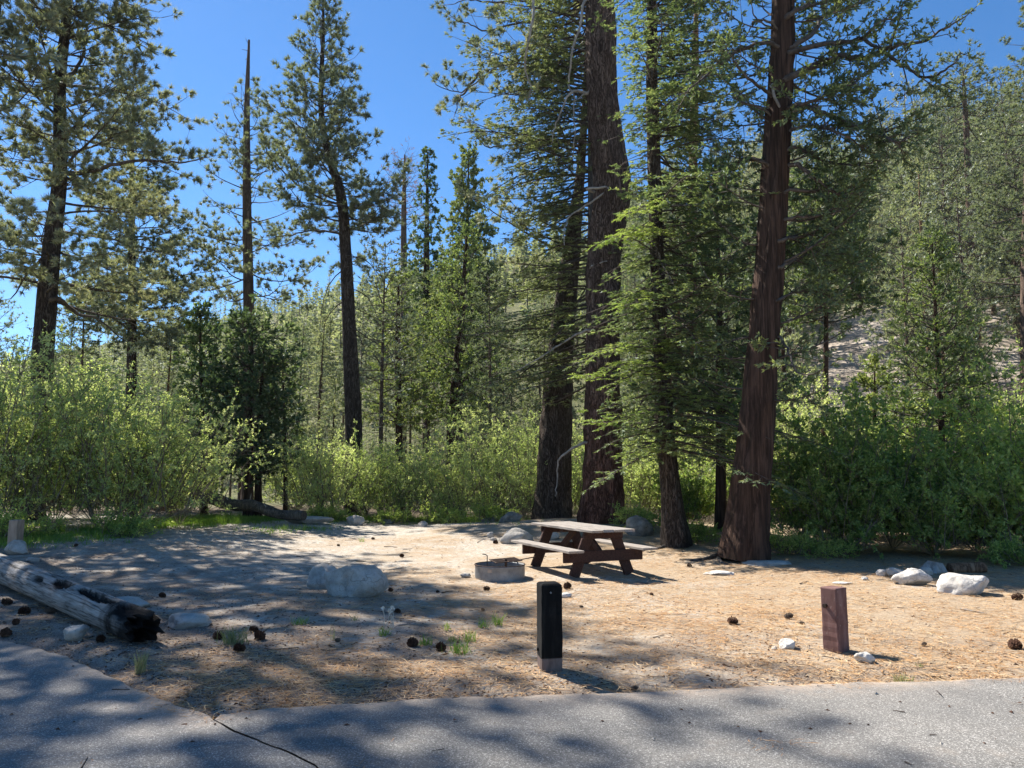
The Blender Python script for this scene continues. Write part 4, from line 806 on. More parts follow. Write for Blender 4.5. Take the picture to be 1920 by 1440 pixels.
# ================================================================= PICNIC TABLE
def wood_mat(name, a, b, c, st=(3, 40, 40), bd=.004, rough=.85, chips=None):
    m, t, out = new_mat(name); n = noise(t, coords(t, st), 1.0, 6, .65, .5); p = noise(t, coords(t), 9, 5, .65)
    col = ramp(t, n, [(.3, a), (.5, b), (.7, c)]); col = mixc(t, math_(t, 'MULTIPLY', p, .35), col, a)
    if chips: col = mixc(t, ramp(t, noise(t, coords(t), 26, 4, .75), [(.60, (0, 0, 0)), (.70, (.85, .85, .85))]), col, chips)
    princ(t, out, col, rough, bump(t, n, .8, bd), spec=.3); return m
M['wood_top'] = wood_mat('weathered_grey_brown_wood', (.17, .145, .125), (.31, .27, .235), (.43, .385, .34))
M['wood_dark'] = wood_mat('dark_brown_stained_wood', (.022, .011, .008), (.060, .028, .020), (.115, .055, .04))
M['post_brown'] = wood_mat('faded_brown_post_paint', (.10, .050, .042), (.17, .088, .076), (.26, .155, .14), (14, 14, 3), chips=(.27, .20, .17))
M['post_black'] = wood_mat('charred_black_post', (.0035, .0032, .003), (.007, .0065, .006), (.02, .018, .016), (20, 20, 4), rough=1.0)
M['post_base'] = wood_mat('bare_brown_post_foot', (.09, .065, .055), (.16, .115, .10), (.24, .18, .155), (12, 12, 4))
M['post_tan'] = wood_mat('weathered_tan_post', (.22, .16, .12), (.36, .27, .20), (.46, .36, .28), (14, 14, 3))
def box(dx, dy, dz, mat, bev=.006, name='board', seg=1, wob=0., cutx=0):
    bm = bmesh.new(); bmesh.ops.create_cube(bm, size=1.0)
    for v in bm.verts: v.co = Vector((v.co.x * dx, v.co.y * dy, v.co.z * dz))
    if bev: bmesh.ops.bevel(bm, geom=list(bm.edges), offset=bev, segments=2 if bev > .01 else 1, affect='EDGES', profile=.6)
    if cutx:
        for k in range(1, cutx):
            x = -dx / 2 + dx * k / cutx; bmesh.ops.bisect_plane(bm, geom=bm.verts[:] + bm.edges[:] + bm.faces[:], plane_co=(x, 0, 0), plane_no=(1, 0, 0))
        r = random.Random(int(dx * 1000 + dy * 77))
        for v in bm.verts:
            e = abs(abs(v.co.x) - dx / 2) < .02
            v.co.y += r.uniform(-1, 1) * wob; v.co.z += r.uniform(-1, 1) * wob * .5
            if e: v.co.x += r.uniform(-1, 1) * wob * 4
    me = bpy.data.meshes.new(name); bm.to_mesh(me); bm.free(); me.materials.append(M[mat]); return me
TC = np.array([1.20, 13.55]); TA = math.atan2(.917, -.40)            # long axis direction
tb = thing('picnic_table', 'brown wooden picnic table with weathered top and attached benches beside the fire ring', 'picnic table', (TC[0], TC[1], float(gz(*TC)) - .01), TA)
# local x: along the table (towards the far end); local y: across (positive = left of far end direction = camera left side)
r_ = random.Random(5)
for k in range(4):
    o = link('tabletop_plank', box(2.30 + r_.uniform(-.02, .02), .195, .042, 'wood_top', .005, 'tabletop_plank', cutx=14, wob=.0035), tb, (r_.uniform(-.015, .015), (k - 1.5) * .203, .745 + r_.uniform(-.003, .003)))
for s_ in (-1, 1):
    for q in (0, 1):
        link('bench_plank', box(2.30, .135, .042, 'wood_top', .005, 'bench_plank', cutx=14, wob=.003), tb, (r_.uniform(-.01, .01), s_ * (.62 + q * .142), .435))
for e in (-1, 1):
    ex = e * .74
    link('seat_beam', box(.055, 1.50, .18, 'wood_dark', .008, 'seat_beam'), tb, (ex + e * .058, 0, .322))
    link('top_beam', box(.055, .74, .12, 'wood_dark', .008, 'top_beam'), tb, (ex + e * .058, 0, .662))
    for s_ in (-1, 1):
        L = math.hypot(.30, .72); a = math.atan2(.30, .72)
        o = link('leg', box(.055, .185, L, 'wood_dark', .008, 'leg'), tb, (ex, s_ * .38, .355), (s_ * a, 0, 0))
        o = link('bench_bracket', box(.05, .05, .10, 'wood_dark', .004, 'bench_bracket'), tb, (ex - e * .06, s_ * .62, .365))
    # diagonal brace from the seat beam to the underside of the top
    L = math.hypot(.52, .34); o = link('brace', box(L, .05, .12, 'wood_dark', .006, 'brace'), tb, (e * .43, 0, .53), (0, -e * -math.atan2(.34, .52), 0))
    for s_ in (-1, 1):
        bm_ = Acc(); tube(bm_, [[0, 0, 0], [e * .018, 0, 0]], [.016, .014], 8, 0); link('bolt', mesh_of(bm_, 'bolt', [M['wood_dark']]), tb, (ex + e * .085, s_ * .62, .33))
link('centre_beam', box(.09, .74, .05, 'wood_dark', .006, 'centre_beam'), tb, (0, 0, .699))

# ================================================================= FIRE RING
M['steel'] = plain('dull_galvanised_steel', [(.12, .122, .125), (.21, .212, .215), (.30, .295, .285)], 7, .55, .002, metal=.35, spec=.5)
M['iron'] = plain('rusty_black_iron', [(.018, .013, .011), (.055, .035, .027), (.13, .07, .045)], 12, .75, .002, metal=.3)
M['ash'] = plain('grey_ash', [(.07, .065, .06), (.20, .19, .18), (.38, .36, .34)], 14, .95, .01)
M['tagm'] = plain('dull_tan_label', [(.34, .26, .20), (.46, .36, .28)], 20)
fx, fy = -.20, 12.75; fz = float(gz(fx, fy)) - .02; fr = thing('fire_ring', 'grey steel campfire ring with a rusty swing-up grate beside the picnic table', 'fire ring', (fx, fy, fz))
R_, Hh = .41, .235; a = Acc(); k = 56; th = np.arange(k) * 2 * PI / k
prof = [(R_, 0), (R_ + .002, .1), (R_, Hh - .02), (R_ + .012, Hh), (R_ - .012, Hh), (R_ - .012, Hh - .03), (R_ - .010, .02)]
V = np.array([[[r * math.cos(t) * (1 + .006 * math.sin(3 * t)), r * math.sin(t), z] for t in th] for r, z in prof]); i = np.arange(len(prof) - 1)[:, None] * k; j = np.arange(k)[None]
a.add(V.reshape(-1, 3), np.stack([i + j, i + (j + 1) % k, i + k + (j + 1) % k, i + k + j], -1).reshape(-1, 4)); link('ring_wall', mesh_of(a, 'ring_wall', [M['steel']]), fr)
a = Acc(); tube(a, [[(R_ + .004) * math.cos(t), (R_ + .004) * math.sin(t), Hh + .003] for t in np.linspace(0, 2 * PI, 57)], .009, 6, 0, False); link('rim', mesh_of(a, 'rim', [M['iron']]), fr)
a = Acc(); rr = np.linspace(0, R_ - .02, 10); X = rr[:, None] * np.cos(np.linspace(0, 2 * PI, 40)); Y = rr[:, None] * np.sin(np.linspace(0, 2 * PI, 40)); ac = grid_acc(X, Y, .09 + .05 * n2(X, Y, 6, 3)); link('ash_bed', mesh_of(ac, 'ash_bed', [M['ash']]), fr)
gr = Acc()
for q in np.linspace(-.26, .26, 15): tube(gr, [[-.10, q, 0], [.33, q, 0]], .0065, 5, 0)
for q in (-.10, .33, .11): tube(gr, [[q, -.27, 0], [q, .27, 0]], .009, 5, 0)
g_ = link('grate', mesh_of(gr, 'grate', [M['iron']]), fr, (-.02, .03, Hh + .055), (.0, -.06, .25))
h_ = Acc(); tube(h_, [[.36, -.10, .0], [.55, -.12, .02], [.60, -.12, .025]], .009, 6, 0); tube(h_, [[.33, -.05, 0], [.36, -.10, 0]], .009, 5); link('grate_handle', mesh_of(h_, 'grate_handle', [M['iron']]), g_)
h_ = Acc(); tube(h_, [[-.21, .02, -.02], [-.21, .02, .14], [-.24, .02, .16], [-.29, .02, .165]], .009, 6, 0); link('lift_handle', mesh_of(h_, 'lift_handle', [M['iron']]), fr, (0, 0, Hh))
h_ = Acc(); tube(h_, [[.10, -.08, -.22], [.10, -.08, .10]], .022, 8, 0); link('pivot_post', mesh_of(h_, 'pivot_post', [M['iron']]), fr, (0, 0, Hh))
a_ = math.radians(-112); link('tag_plate', box(.07, .006, .05, 'tagm', .001, 'tag_plate'), fr, ((R_ + .006) * math.cos(a_), (R_ + .006) * math.sin(a_), .175), (0, 0, a_ + PI / 2))
cb = Acc()
for q in range(5): tube(cb, [[-.2 + .1 * q, -.15 + .02 * q, 0], [.0 + .06 * q, .18 - .03 * q, .03]], [.03, .02], 7, 0)
link('charred_stick', mesh_of(cb, 'charred_stick', [M['post_black']]), fr, (0, 0, .14))

# ================================================================= POSTS
def post(label, px, py, wd, h, rz, mat, foot=None, group=None, bev=.018, top=None, tilt=(0, 0)):
    g = G(px, py); b = (g[0], g[1] + wd * .6, g[2]); t = thing('wooden_post', label, 'post', b, rz, group); t.rotation_euler = (tilt[0], tilt[1], rz)
    fh = .0
    if foot:
        link('post_foot', box(wd * .97, wd * .97, foot + .15, 'post_base', .008, 'post_foot'), t, (0, 0, foot / 2 - .075)); fh = foot
    bm = bmesh.new(); bmesh.ops.create_cube(bm, size=1.0)
    for v in bm.verts: v.co = Vector((v.co.x * wd, v.co.y * wd, (v.co.z + .5) * (h - fh + (0 if foot else .15))))
    top_e = [e for e in bm.edges if all(v.co.z > .3 for v in e.verts)]; bmesh.ops.bevel(bm, geom=top_e, offset=bev, segments=3, affect='EDGES', profile=.5)
    bmesh.ops.bevel(bm, geom=[e for e in bm.edges if abs(e.verts[0].co.z - e.verts[1].co.z) > .3], offset=.01, segments=2, affect='EDGES', profile=.5)
    for k in range(1, 14): bmesh.ops.bisect_plane(bm, geom=bm.verts[:] + bm.edges[:] + bm.faces[:], plane_co=(0, 0, k * h / 14), plane_no=(0, 0, 1))
    r = random.Random(int(px))
    for v in bm.verts: v.co.x += r.uniform(-1, 1) * .002; v.co.y += r.uniform(-1, 1) * .002
    me = bpy.data.meshes.new('post_body'); bm.to_mesh(me); bm.free(); me.materials.append(M[mat]); link('post_body', me, t, (0, 0, fh if foot else -.15))
    return t
pb = post('short black charred post with rounded top and bare foot by the road', 1032, 1262, .185, .735, math.radians(12), 'post_black', .115, None, .03)
for (x, y, z, r) in ((-.012, -.094, .66, .008), (.095, .0, .30, .022), (-.094, .03, .17, .016)):
    a = Acc(); tube(a, [[x, y, z], [x * 1.12, y * 1.12, z]], r, 8, 0); link('knot' if r > .01 else 'nail', mesh_of(a, 'knot', [M['post_black' if r > .01 else 'steel']]), pb)
pr_ = post('short reddish-brown painted post with faded top casting a shadow to the right', 1577, 1227, .170, .60, math.radians(33), 'post_brown', None, None, .012)
a = Acc(); tube(a, [[-.085, .03, .43], [-.115, .03, .43]], .02, 8, 0); link('bolt', mesh_of(a, 'bolt', [M['iron']]), pr_)
post('weathered tan post at the left edge by the willows', 20, 1036, .19, .62, math.radians(-8), 'post_tan', None, None, .02)

# ================================================================= LOGS AND STUMP
def log_material():
    m, t, out = new_mat('weathered_log'); co = coords(t); n = noise(t, coords(t, (1.2, 14, 14)), 1.6, 6, .65, .3); b = noise(t, co, 2.2, 5, .6)
    col = ramp(t, n, [(.30, (.07, .06, .052)), (.46, (.26, .235, .21)), (.70, (.43, .40, .365))])
    sp = t.nodes.new('ShaderNodeSeparateXYZ'); t.links.new(co, sp.inputs[0])
    f = math_(t, 'ADD', math_(t, 'MULTIPLY', math_(t, 'SUBTRACT', sp.outputs[0], 6.35), 1.3), math_(t, 'MULTIPLY', math_(t, 'SUBTRACT', b, .5), 4.2))
    c = t.nodes.new('ShaderNodeClamp'); t.links.new(f, c.inputs[0]); col = mixc(t, c.outputs[0], col, (.016, .014, .013))
    at = t.nodes.new('ShaderNodeAttribute'); at.attribute_name = 'char'; col = mixc(t, at.outputs['Fac'], col, (.012, .010, .009))
    crack = noise(t, coords(t, (.35, 9, 9)), 1.5, 3, .5, .2); ck = ramp(t, crack, [(.47, (0, 0, 0)), (.495, (1, 1, 1)), (.52, (0, 0, 0))]); col = mixc(t, math_(t, 'MULTIPLY', ck, .7), col, (.03, .025, .02))
    h = math_(t, 'SUBTRACT', n, math_(t, 'MULTIPLY', ck, .5)); princ(t, out, col, .92, bump(t, h, .9, .02), spec=.1); return m
M['log'] = log_material()
A_ = G(-60, 1066); B_ = G(262, 1213); A_[1] += .15; B_[1] += .12; B_[0] -= .05; d_ = B_ - A_; LL = float(np.hypot(d_[0], d_[1])); az = math.atan2(d_[1], d_[0]); s0 = 7.0 - LL
lg = thing('fallen_log', 'long grey weathered log with a charred hollow end lying beside the driveway', 'log', (A_[0], A_[1], A_[2]), az)
lg.rotation_euler = (0, -math.atan2(d_[2], LL), az)
k, n = 56, 220; xs_ = np.linspace(0, LL, n); th = np.linspace(0, 2 * PI, k, endpoint=False); Xg, Tg = np.meshgrid(xs_, th, indexing='ij')
rad = (.212 - .045 * Xg / LL) * (1 + .05 * fbm(np.stack([Xg * .9, np.cos(Tg), np.sin(Tg)], -1), 3, 61) + .018 * fbm(np.stack([Xg * 1.2, np.cos(Tg) * 8, np.sin(Tg) * 8], -1), 3, 64))
def hollow(x0, t0, lx, lt, dep):
    dt = (Tg - t0 + PI) % (2 * PI) - PI; q = ((Xg - x0) / lx) ** 2 + (dt / lt) ** 2 + .35 * fbm(np.stack([Xg * 7, Tg * 4, 0 * Xg], -1), 3, 66); return dep * np.clip(1.15 - q, 0, 1) ** .6
H_ = hollow(LL - 2.5, PI * .60, .34, .50, .10) + hollow(LL - 1.25, PI * .58, .62, .42, .095) + hollow(LL - 3.3, PI * .75, .2, .25, .03) + hollow(LL - .15, PI * .62, .34, .8, .07)
rad2 = rad - H_; Xe = Xg + np.where(Xg > LL - .4, .17 * fbm(np.stack([Tg * 0 + np.cos(Tg) * 3, np.sin(Tg) * 3, 0 * Tg], -1), 3, 67) * ((Xg - LL + .4) / .4), 0) + np.where(Xg < .3, .12 * vn(np.stack([np.cos(Tg) * 3, np.sin(Tg) * 3, 0 * Tg], -1), 68) * (1 - Xg / .3), 0)
V = np.stack([Xe, rad2 * np.cos(Tg), rad2 * np.sin(Tg) + .165], -1)
i = np.arange(n - 1)[:, None] * k; j = np.arange(k)[None]; a = Acc(); a.add(V.reshape(-1, 3), np.stack([i + j, i + (j + 1) % k, i + k + (j + 1) % k, i + k + j], -1).reshape(-1, 4))
Vi = []
for q, (dx, sc_) in enumerate(((0, 1.0), (.005, .86), (-.03, .72), (-.10, .58), (-.14, .34), (-.12, .0))):
    e = V[-1].copy(); c_ = np.array([0, 0, .165]); rim = (e - np.array([e[:, 0].mean(), 0, .19]) * np.array([0, 0, 1])); out_ = e.copy()
    out_[:, 1] = e[:, 1] * sc_; out_[:, 2] = (e[:, 2] - .165) * sc_ + .165; out_[:, 0] = e[:, 0] + dx + (.05 * vn(np.stack([np.cos(th) * 3 + q * 2, np.sin(th) * 3, 0 * th], -1), 88) if 0 < q < 5 else 0); Vi.append(out_)
Vi = np.array(Vi); i = np.arange(len(Vi) - 1)[:, None] * k; a.add(Vi.reshape(-1, 3), np.stack([i + j, i + (j + 1) % k, i + k + (j + 1) % k, i + k + j], -1).reshape(-1, 4))
fl = V[0]; a.add(np.vstack([fl, [[.05, 0, .165]]]), np.stack([(np.arange(k) + 1) % k, np.arange(k), np.full(k, k)], -1))
V0 = a.V; me = mesh_of(a, 'log_body', [M['log']]); at = me.attributes.new('char', 'FLOAT', 'POINT')
ch = np.concatenate([np.clip(H_.ravel() / .03, 0, 1), np.ones(Vi.shape[0] * k), np.zeros(k + 1)]); at.data.foreach_set('value', ch[:len(me.vertices)].astype(np.float32))
# shift so the charred zone of the material starts near the hollow end
me.transform(__import__('mathutils').Matrix.Translation((7.3 - LL, 0, 0))); link('log_body', me, lg, (LL - 7.3, 0, 0))
t = thing('fallen_log', 'brown fallen log lying in shade under the twin-stemmed cedar', 'log', (*G(370, 968)[:2], float(gz(*G(370, 968)[:2]))), 0)
a = Acc(); p0, p1 = P(365, 922, 23.5), P(570, 962, 21.5); W_ = np.linspace(p0, p1, 24); W_[:, 2] += .05 * np.sin(np.arange(24) * .6) - .12
b_ = np.array(t.location); tube(a, W_, np.linspace(.19, .13, 24), 16, 0, True, lambda Pt, th: 1 + .1 * fbm(np.stack([Pt[:, 0][:, None] * 3 + 0 * th, np.cos(th)[None] * 2 + 0 * Pt[:, :1], np.sin(th)[None] * 2 + 0 * Pt[:, :1]], -1), 3, 71)); link('log_body', mesh_of(a, 'log_body', [M['bark_fir']], b_), t)
for q in range(4):
    c_ = W_[4 + q * 4]; a = Acc(); tube(a, [c_, c_ + np.array([.1 * (-1) ** q, -.15, .22 + .06 * (q % 3)])], [.022, .008], 5, 0); link('branch_stub', mesh_of(a, 'branch_stub', [M['deadwood']], b_), t)
# sawn stump / short log on the right
g = G(1785, 1076); st_ = thing('stump', 'broken grey stump with a flat sawn log beside it under the bushes on the right', 'stump', g, 0)
a = Acc(); tube(a, [[.10, .25, .05], [.72, .28, .07]], [.095, .09], 18, 0, True, lambda Pt, th: 1 + .08 * np.sin(th * 3)[None] + 0 * Pt[:, :1]); link('sawn_log', mesh_of(a, 'sawn_log', [M['bark_orange']]), st_)
a = Acc(); tube(a, [[-.2, .25, -.1], [-.17, .25, .06], [-.15, .25, .17]], [.27, .17, .10], 22, 0, True, lambda Pt, th: 1 + .22 * np.sin(th * 5)[None] + .1 * np.sin(th * 11 + Pt[:, 2:3] * 9)); link('stump_root', mesh_of(a, 'stump_root', [M['deadwood']]), st_)

# cedar and fir roots running out over the ground
for (pts, r0, lab) in (([(1362, 1035), (1330, 1048), (1300, 1052), (1275, 1050)], .07, 'surface root winding left from the red cedar towards the picnic table'), ([(1350, 1046), (1352, 1056), (1372, 1060)], .06, 'short knuckled root in front of the red cedar'),
                       ([(1250, 1024), (1225, 1030), (1190, 1036)], .05, 'thin root running left from the slender fir')):
    W_ = np.array([G(*q) for q in pts]); W_ = spline(W_, 14); W_[:, 2] = gz(W_[:, 0], W_[:, 1]) + .01; a = Acc(); tube(a, W_, np.linspace(r0, .015, 14), 8, 0); tag(link('tree_root', mesh_of(a, 'tree_root', [M['bark_fir']], W_[0]), None, W_[0]), lab, 'root')

# ================================================================= PINE CONES
def cone_mesh(seed, mat, L=.12, R=.045):
    rg = np.random.default_rng(seed); a = Acc(); n = 64; f = np.linspace(.02, 1, n); az = np.arange(n) * 2.39996; r = R * np.sin(PI * (.12 + .84 * f)) ** .8
    tube(a, [[-L * .46, 0, 0], [0, 0, 0], [L * .46, 0, 0]], [R * .45, R * .55, R * .15], 8, 0)
    for q in range(n):
        d = np.array([.35 * (f[q] - .3), math.cos(az[q]), math.sin(az[q])]); d /= np.linalg.norm(d); c = np.array([(f[q] - .5) * L, 0, 0]); u = np.cross(d, [1, 0, 0]); u /= np.linalg.norm(u); up = np.array([1, 0, 0])
        w_ = R * .32; b = c + d * r[q] * .3; e = c + d * r[q] * rg.uniform(.9, 1.3)
        V = [b - u * w_ * .5, b + u * w_ * .5, e + u * w_ - d * .004, e + d * .006 + up * .006, e - u * w_ - d * .004, b + up * .012]
        a.add(V, [[0, 1, 2, 3]]); a.add(V, [[0, 3, 4], [5, 3, 2], [5, 4, 3]])
    return mesh_of(a, 'pine_cone', [M[mat]], (0, 0, 0), (False,))
CM = [cone_mesh(1, 'cone'), cone_mesh(2, 'cone', .13, .05), cone_mesh(3, 'cone_old', .12, .036), cone_mesh(4, 'cone', .10, .045)]
cones = [(43, 1153, 32, 1, 'largest dark pine cone left of the weathered log'), (92, 1152, 24, 2, 'greyish long pine cone against the underside of the log'), (27, 1172, 18, 3, 'small dark cone below the largest cone left of the log'), (8, 1194, 24, 1, 'reddish cone at the left edge on the driveway verge'),
         (10, 1135, 22, 0, 'flat dark cone at the left edge above the others'), (186, 1204, 22, 3, 'round dark cone under the near end of the log'), (303, 1121, 16, 0, 'lone cone in shade between the log and the boulder'), (408, 1200, 24, 1, 'dark cone at the left of the pale grass tuft'),
         (474, 1186, 20, 0, 'rear cone of the pair right of the pale grass tuft'), (486, 1200, 25, 1, 'front cone of the pair right of the pale grass tuft'), (447, 1223, 26, 0, 'flattened cone in front of the pale grass tuft'), (773, 1213, 25, 1, 'left cone of the two among grass left of the black post'),
         (826, 1222, 27, 3, 'right cone of the two among grass left of the black post'), (912, 1108, 15, 0, 'reddish cone in front of the fire ring'), (1064, 1104, 18, 1, 'cone between the picnic table and the black post'), (753, 1045, 11, 0, 'small cone in the sunny needles left of the fire ring'),
         (929, 1020, 12, 0, 'cone behind the fire ring beside small stones'), (1375, 1171, 22, 1, 'dark cone between the two posts nearer the right post'), (1480, 1162, 22, 2, 'brown flattened cone left of the right post'), (1909, 1126, 24, 1, 'upper cone at the right edge'), (1906, 1218, 28, 1, 'lower cone at the right edge'),
         (1293, 1063, 11, 0, 'small round cone in the needles left of the cedar roots'), (1190, 1297, 17, 2, 'orange-brown cone on the asphalt margin right of the black post'), (141, 1025, 9, 0, 'tiny cone near the shaded willow foot'), (634, 1024, 7, 0, 'tiny cone left of the scattered sticks'), (699, 1012, 8, 0, 'tiny cone by the green sprig behind the boulder'),
         (1090, 1140, 9, 2, 'little cone scrap right of the black post'), (1505, 1172, 12, 2, 'thin cone fragment near the flattened cone'), (1222, 1117, 9, 0, 'small cone to the right in front of the picnic table shadow'), (1735, 1213, 14, 2, 'cone fragment in the needles right of the right post'),
         (820, 1112, 8, 0, 'tiny cone in the sunny edge right of the boulder'), (732, 1110, 12, 0, 'dark cone scrap at the right foot of the big boulder'), (745, 1150, 14, 0, 'flat cone in shade behind the dried flower stalks'), (905, 1146, 8, 0, 'tiny cone in front of the reddish one'), (632, 1205, 14, 2, 'weathered cone in shade between the tuft and the two cones')]
rgc = np.random.default_rng(9)
for i_, (px, py, wpx, kk, lab) in enumerate(cones):
    g = G(px, py); wd = wpx * g[1] / FPX; sc = min(1.35, max(.5, wd / .115)); o = link('pine_cone', CM[kk], None, (g[0], g[1] + .02, g[2] + .030 * sc), (rgc.uniform(0, 6), rgc.uniform(-.2, .3), rgc.uniform(-.7, .7))); o.scale = (sc * .75,) * 3
    tag(o, lab, 'pine cone', 'pine cones on the ground')
# sticks
sticks = [((720, 1026), (745, 1027), 'dark twig left of the small cone in the sun'), ((755, 1031), (773, 1030), 'short twig right of the small cone in the sun'), ((668, 1054), (686, 1053), 'thin stick behind the boulder'), ((556, 1044), (564, 1046), 'short dark stick far left of the boulder'), ((788, 1101), (803, 1099), 'crooked stick right of the boulder'),
          ((745, 1175), (800, 1172), 'long pale bent twig lying beside the flower stalks'), ((1500, 1096), (1516, 1092), 'thin twig lying near the shaded brush'), ((1800, 1143), (1850, 1152), 'long pale twig in the needles at the right'), ((1545, 1170), (1590, 1172), 'thin dark twig in the needles'), ((828, 1113), (850, 1110), 'brown stick at the edge of the shade'),
          ((1718, 1232), (1690, 1224), 'small upright splinter near the shadow of the right post'), ((895, 1018), (903, 1013), 'curled bark strip behind the fire ring'), ((500, 1222), (560, 1216), 'dark twig in the shade near the two cones')]
for q0, q1, lab in sticks:
    a0, a1 = G(*q0), G(*q1); m_ = (a0 + a1) / 2 + np.array([.01, .02, .015]); a = Acc(); W_ = spline([a0, m_, a1], 7); W_[:, 2] = gz(W_[:, 0], W_[:, 1]) + .012; tube(a, W_, np.linspace(.009, .005, 7), 5, 0)
    tag(link('stick', mesh_of(a, 'stick', [M['twig'] if 'dark' in lab or 'brown' in lab or 'thin' in lab else M['deadwood']], W_[0]), None, W_[0]), lab, 'stick')

# ================================================================= GRASS TUFTS, FLOWERS
def tuft(name, label, px, py, wpx, hpx, n, mat, seed, group=None, spread=.8, w=.006, cat='grass tuft'):
    g = G(px, py); s = g[1] / FPX; rg = np.random.default_rng(seed); R = wpx * s * .5; H = hpx * s; a = Acc()
    b = np.stack([rg.normal(size=n) * R * .35, rg.normal(size=n) * R * .3, np.zeros(n)], -1); b[:, 2] = gz(b[:, 0] + g[0], b[:, 1] + g[1]) - g[2]
    az = rg.uniform(0, 2 * PI, n); le = rg.uniform(.1, 1, n) * spread; D = nrm(np.stack([np.sin(az) * le, np.cos(az) * le, np.ones(n)], -1)); L = H * rg.uniform(.5, 1.15, n)[:, None]
    m = b + D * L * .6; e = m + nrm(D + np.stack([np.sin(az), np.cos(az), -.2 + 0 * az], -1) * .8 * le[:, None]) * L * .5; sd = nrm(np.cross(D, rg.normal(size=(n, 3)))) * w * .5
    V = np.stack([b - sd, b + sd, m + sd * .8, m - sd * .8, e], 1).reshape(-1, 3); q = np.arange(n)[:, None] * 5; a.add(V, q + np.array([[0, 1, 2, 3]])); a.add(V, q + np.array([[3, 2, 4]]))
    return tag(link(name, mesh_of(a, name, [M[mat]], (0, 0, 0), (False,)), None, g), label, cat, group)
for i_, (px, py, w_, h_, n_, mt, lab) in enumerate(((440, 1207, 62, 34, 130, 'drygrass', 'pale dry grass tuft between dark cones in the shade'), (880, 1204, 30, 26, 50, 'grass', 'green tuft in the dapple left of the black post'), (933, 1173, 26, 24, 45, 'grass', 'sunlit green tuft nearest the black post'), (905, 1178, 22, 20, 25, 'grass', 'thin green tuft between two others left of the black post'),
        (720, 1192, 26, 18, 45, 'grass', 'short green tuft below the dried flower stalks'), (796, 1210, 34, 18, 50, 'grass', 'green tuft between the two cones'), (862, 1225, 60, 24, 90, 'grass', 'wide green patch right of the two cones'), (562, 1172, 40, 18, 45, 'grass', 'dim green tuft in the shade below the boulders'), (1694, 1281, 46, 16, 90, 'drygrass', 'yellow-green low plant at the edge of the asphalt on the right'),
        (665, 1164, 16, 14, 22, 'drygrass', 'small dry tuft below the big boulder'), (678, 1016, 14, 12, 20, 'grass', 'green sprig in the sunny needles behind the boulder'), (534, 995, 16, 16, 24, 'grass', 'bright green sprig in front of the low outcrop'), (240, 1018, 18, 10, 20, 'grass', 'green sprig by the shaded willow foot'), (838, 1182, 20, 16, 24, 'grass', 'yellowish tuft behind the right hand cone'),
        (255, 1152, 26, 12, 30, 'drygrass', 'dry tuft behind the log'), (1725, 1250, 22, 8, 20, 'drygrass', 'faint dry tuft right of the shadow of the post'), (850, 1204, 30, 16, 30, 'grass', 'low green tuft behind the wide patch'))):
    tuft('grass_tuft', lab, px, py, w_, h_, n_, mt, 200 + i_, 'grass tufts in the clearing')
tuft('pine_seedling', 'tiny pine seedling on the verge below the charred log end', 263, 1262, 24, 38, 60, 'drygrass', 240, None, .45, .007, 'seedling')
tuft('weed', 'thin dead weed stem in the shade left of the flower stalks', 625, 1200, 14, 30, 7, 'drygrass', 241, None, .3, .006, 'weed')
g = G(728, 1178); fl = thing('dried_flower', 'pale dried flower stalks standing in the dappled shade right of the boulder', 'flower', g); s_ = g[1] / FPX
for (x0, x1, h, f) in ((-9, -10, 34, 1), (-5, 1, 30, 1), (6, 7, 36, 1), (2, 4, 22, 0), (9, 3, 28, 1)):
    a = Acc(); W_ = spline(np.array([[x0 * s_, 0, 0], [(x0 + (x1 - x0) * .5 + 2) * s_, .01, h * .5 * s_], [x1 * s_, 0, h * s_]]), 8); tube(a, W_, .004, 5, 0); stt = link('stalk', mesh_of(a, 'stalk', [M['bleached']] if 'bleached' in M else [M['deadwood']]), fl)
    if f:
        a = Acc(); n_ = 14; r2 = np.random.default_rng(int(h)); D = nrm(r2.normal(size=(n_, 3)) + np.array([0, 0, .6])); leaves(a, r2, np.tile(W_[-1], (n_, 1)), D, .032, .02, 0, True); link('seed_head', mesh_of(a, 'seed_head', [M['white_dry']], (0, 0, 0), (False,)), stt)

# green grass along the foot of the willows
rg2 = np.random.default_rng(300); a = Acc(); xs2, ys2 = [], []
def patch(px0, py0, px1, py1, n, sx=18, sy=3):
    for _ in range(n):
        u = rg2.random(); g = (px0 + (px1 - px0) * u + rg2.normal() * sx, py0 + (py1 - py0) * u + rg2.normal() * sy); xs2.append(g[0]); ys2.append(g[1])
patch(260, 985, 560, 968, 2600); patch(330, 975, 470, 972, 1800, 30, 3); patch(0, 1010, 260, 992, 1300, 15, 5); patch(560, 972, 900, 974, 1500, 20, 3); patch(470, 992, 640, 988, 160, 20, 3); patch(860, 972, 990, 974, 300, 20, 3)
xs2 = np.array(xs2); ys2 = np.clip(np.array(ys2), 958, 1100)
dd = 2414 / (ys2 - 890); gx = (xs2 - 960) / FPX * dd
for _ in range(3): zz = gz(gx, dd); dd = (CAMH - zz) * FPX / (ys2 - HORIZ); gx = (xs2 - 960) / FPX * dd
n_ = len(gx); B = np.stack([gx, dd, gz(gx, dd) - .01], -1); clump = .5 + .9 * np.clip(n2(gx, dd, 1.1, 77) + .35, 0, 1)
for rep in range(4):
    D = nrm(rg2.normal(size=(n_, 3)) * .35 + np.array([0, 0, 1.])); leaves(a, rg2, B + rg2.normal(size=(n_, 3)) * np.array([.06, .06, 0]), D, .17 * clump * rg2.uniform(.6, 1.3, n_), .016, 0)
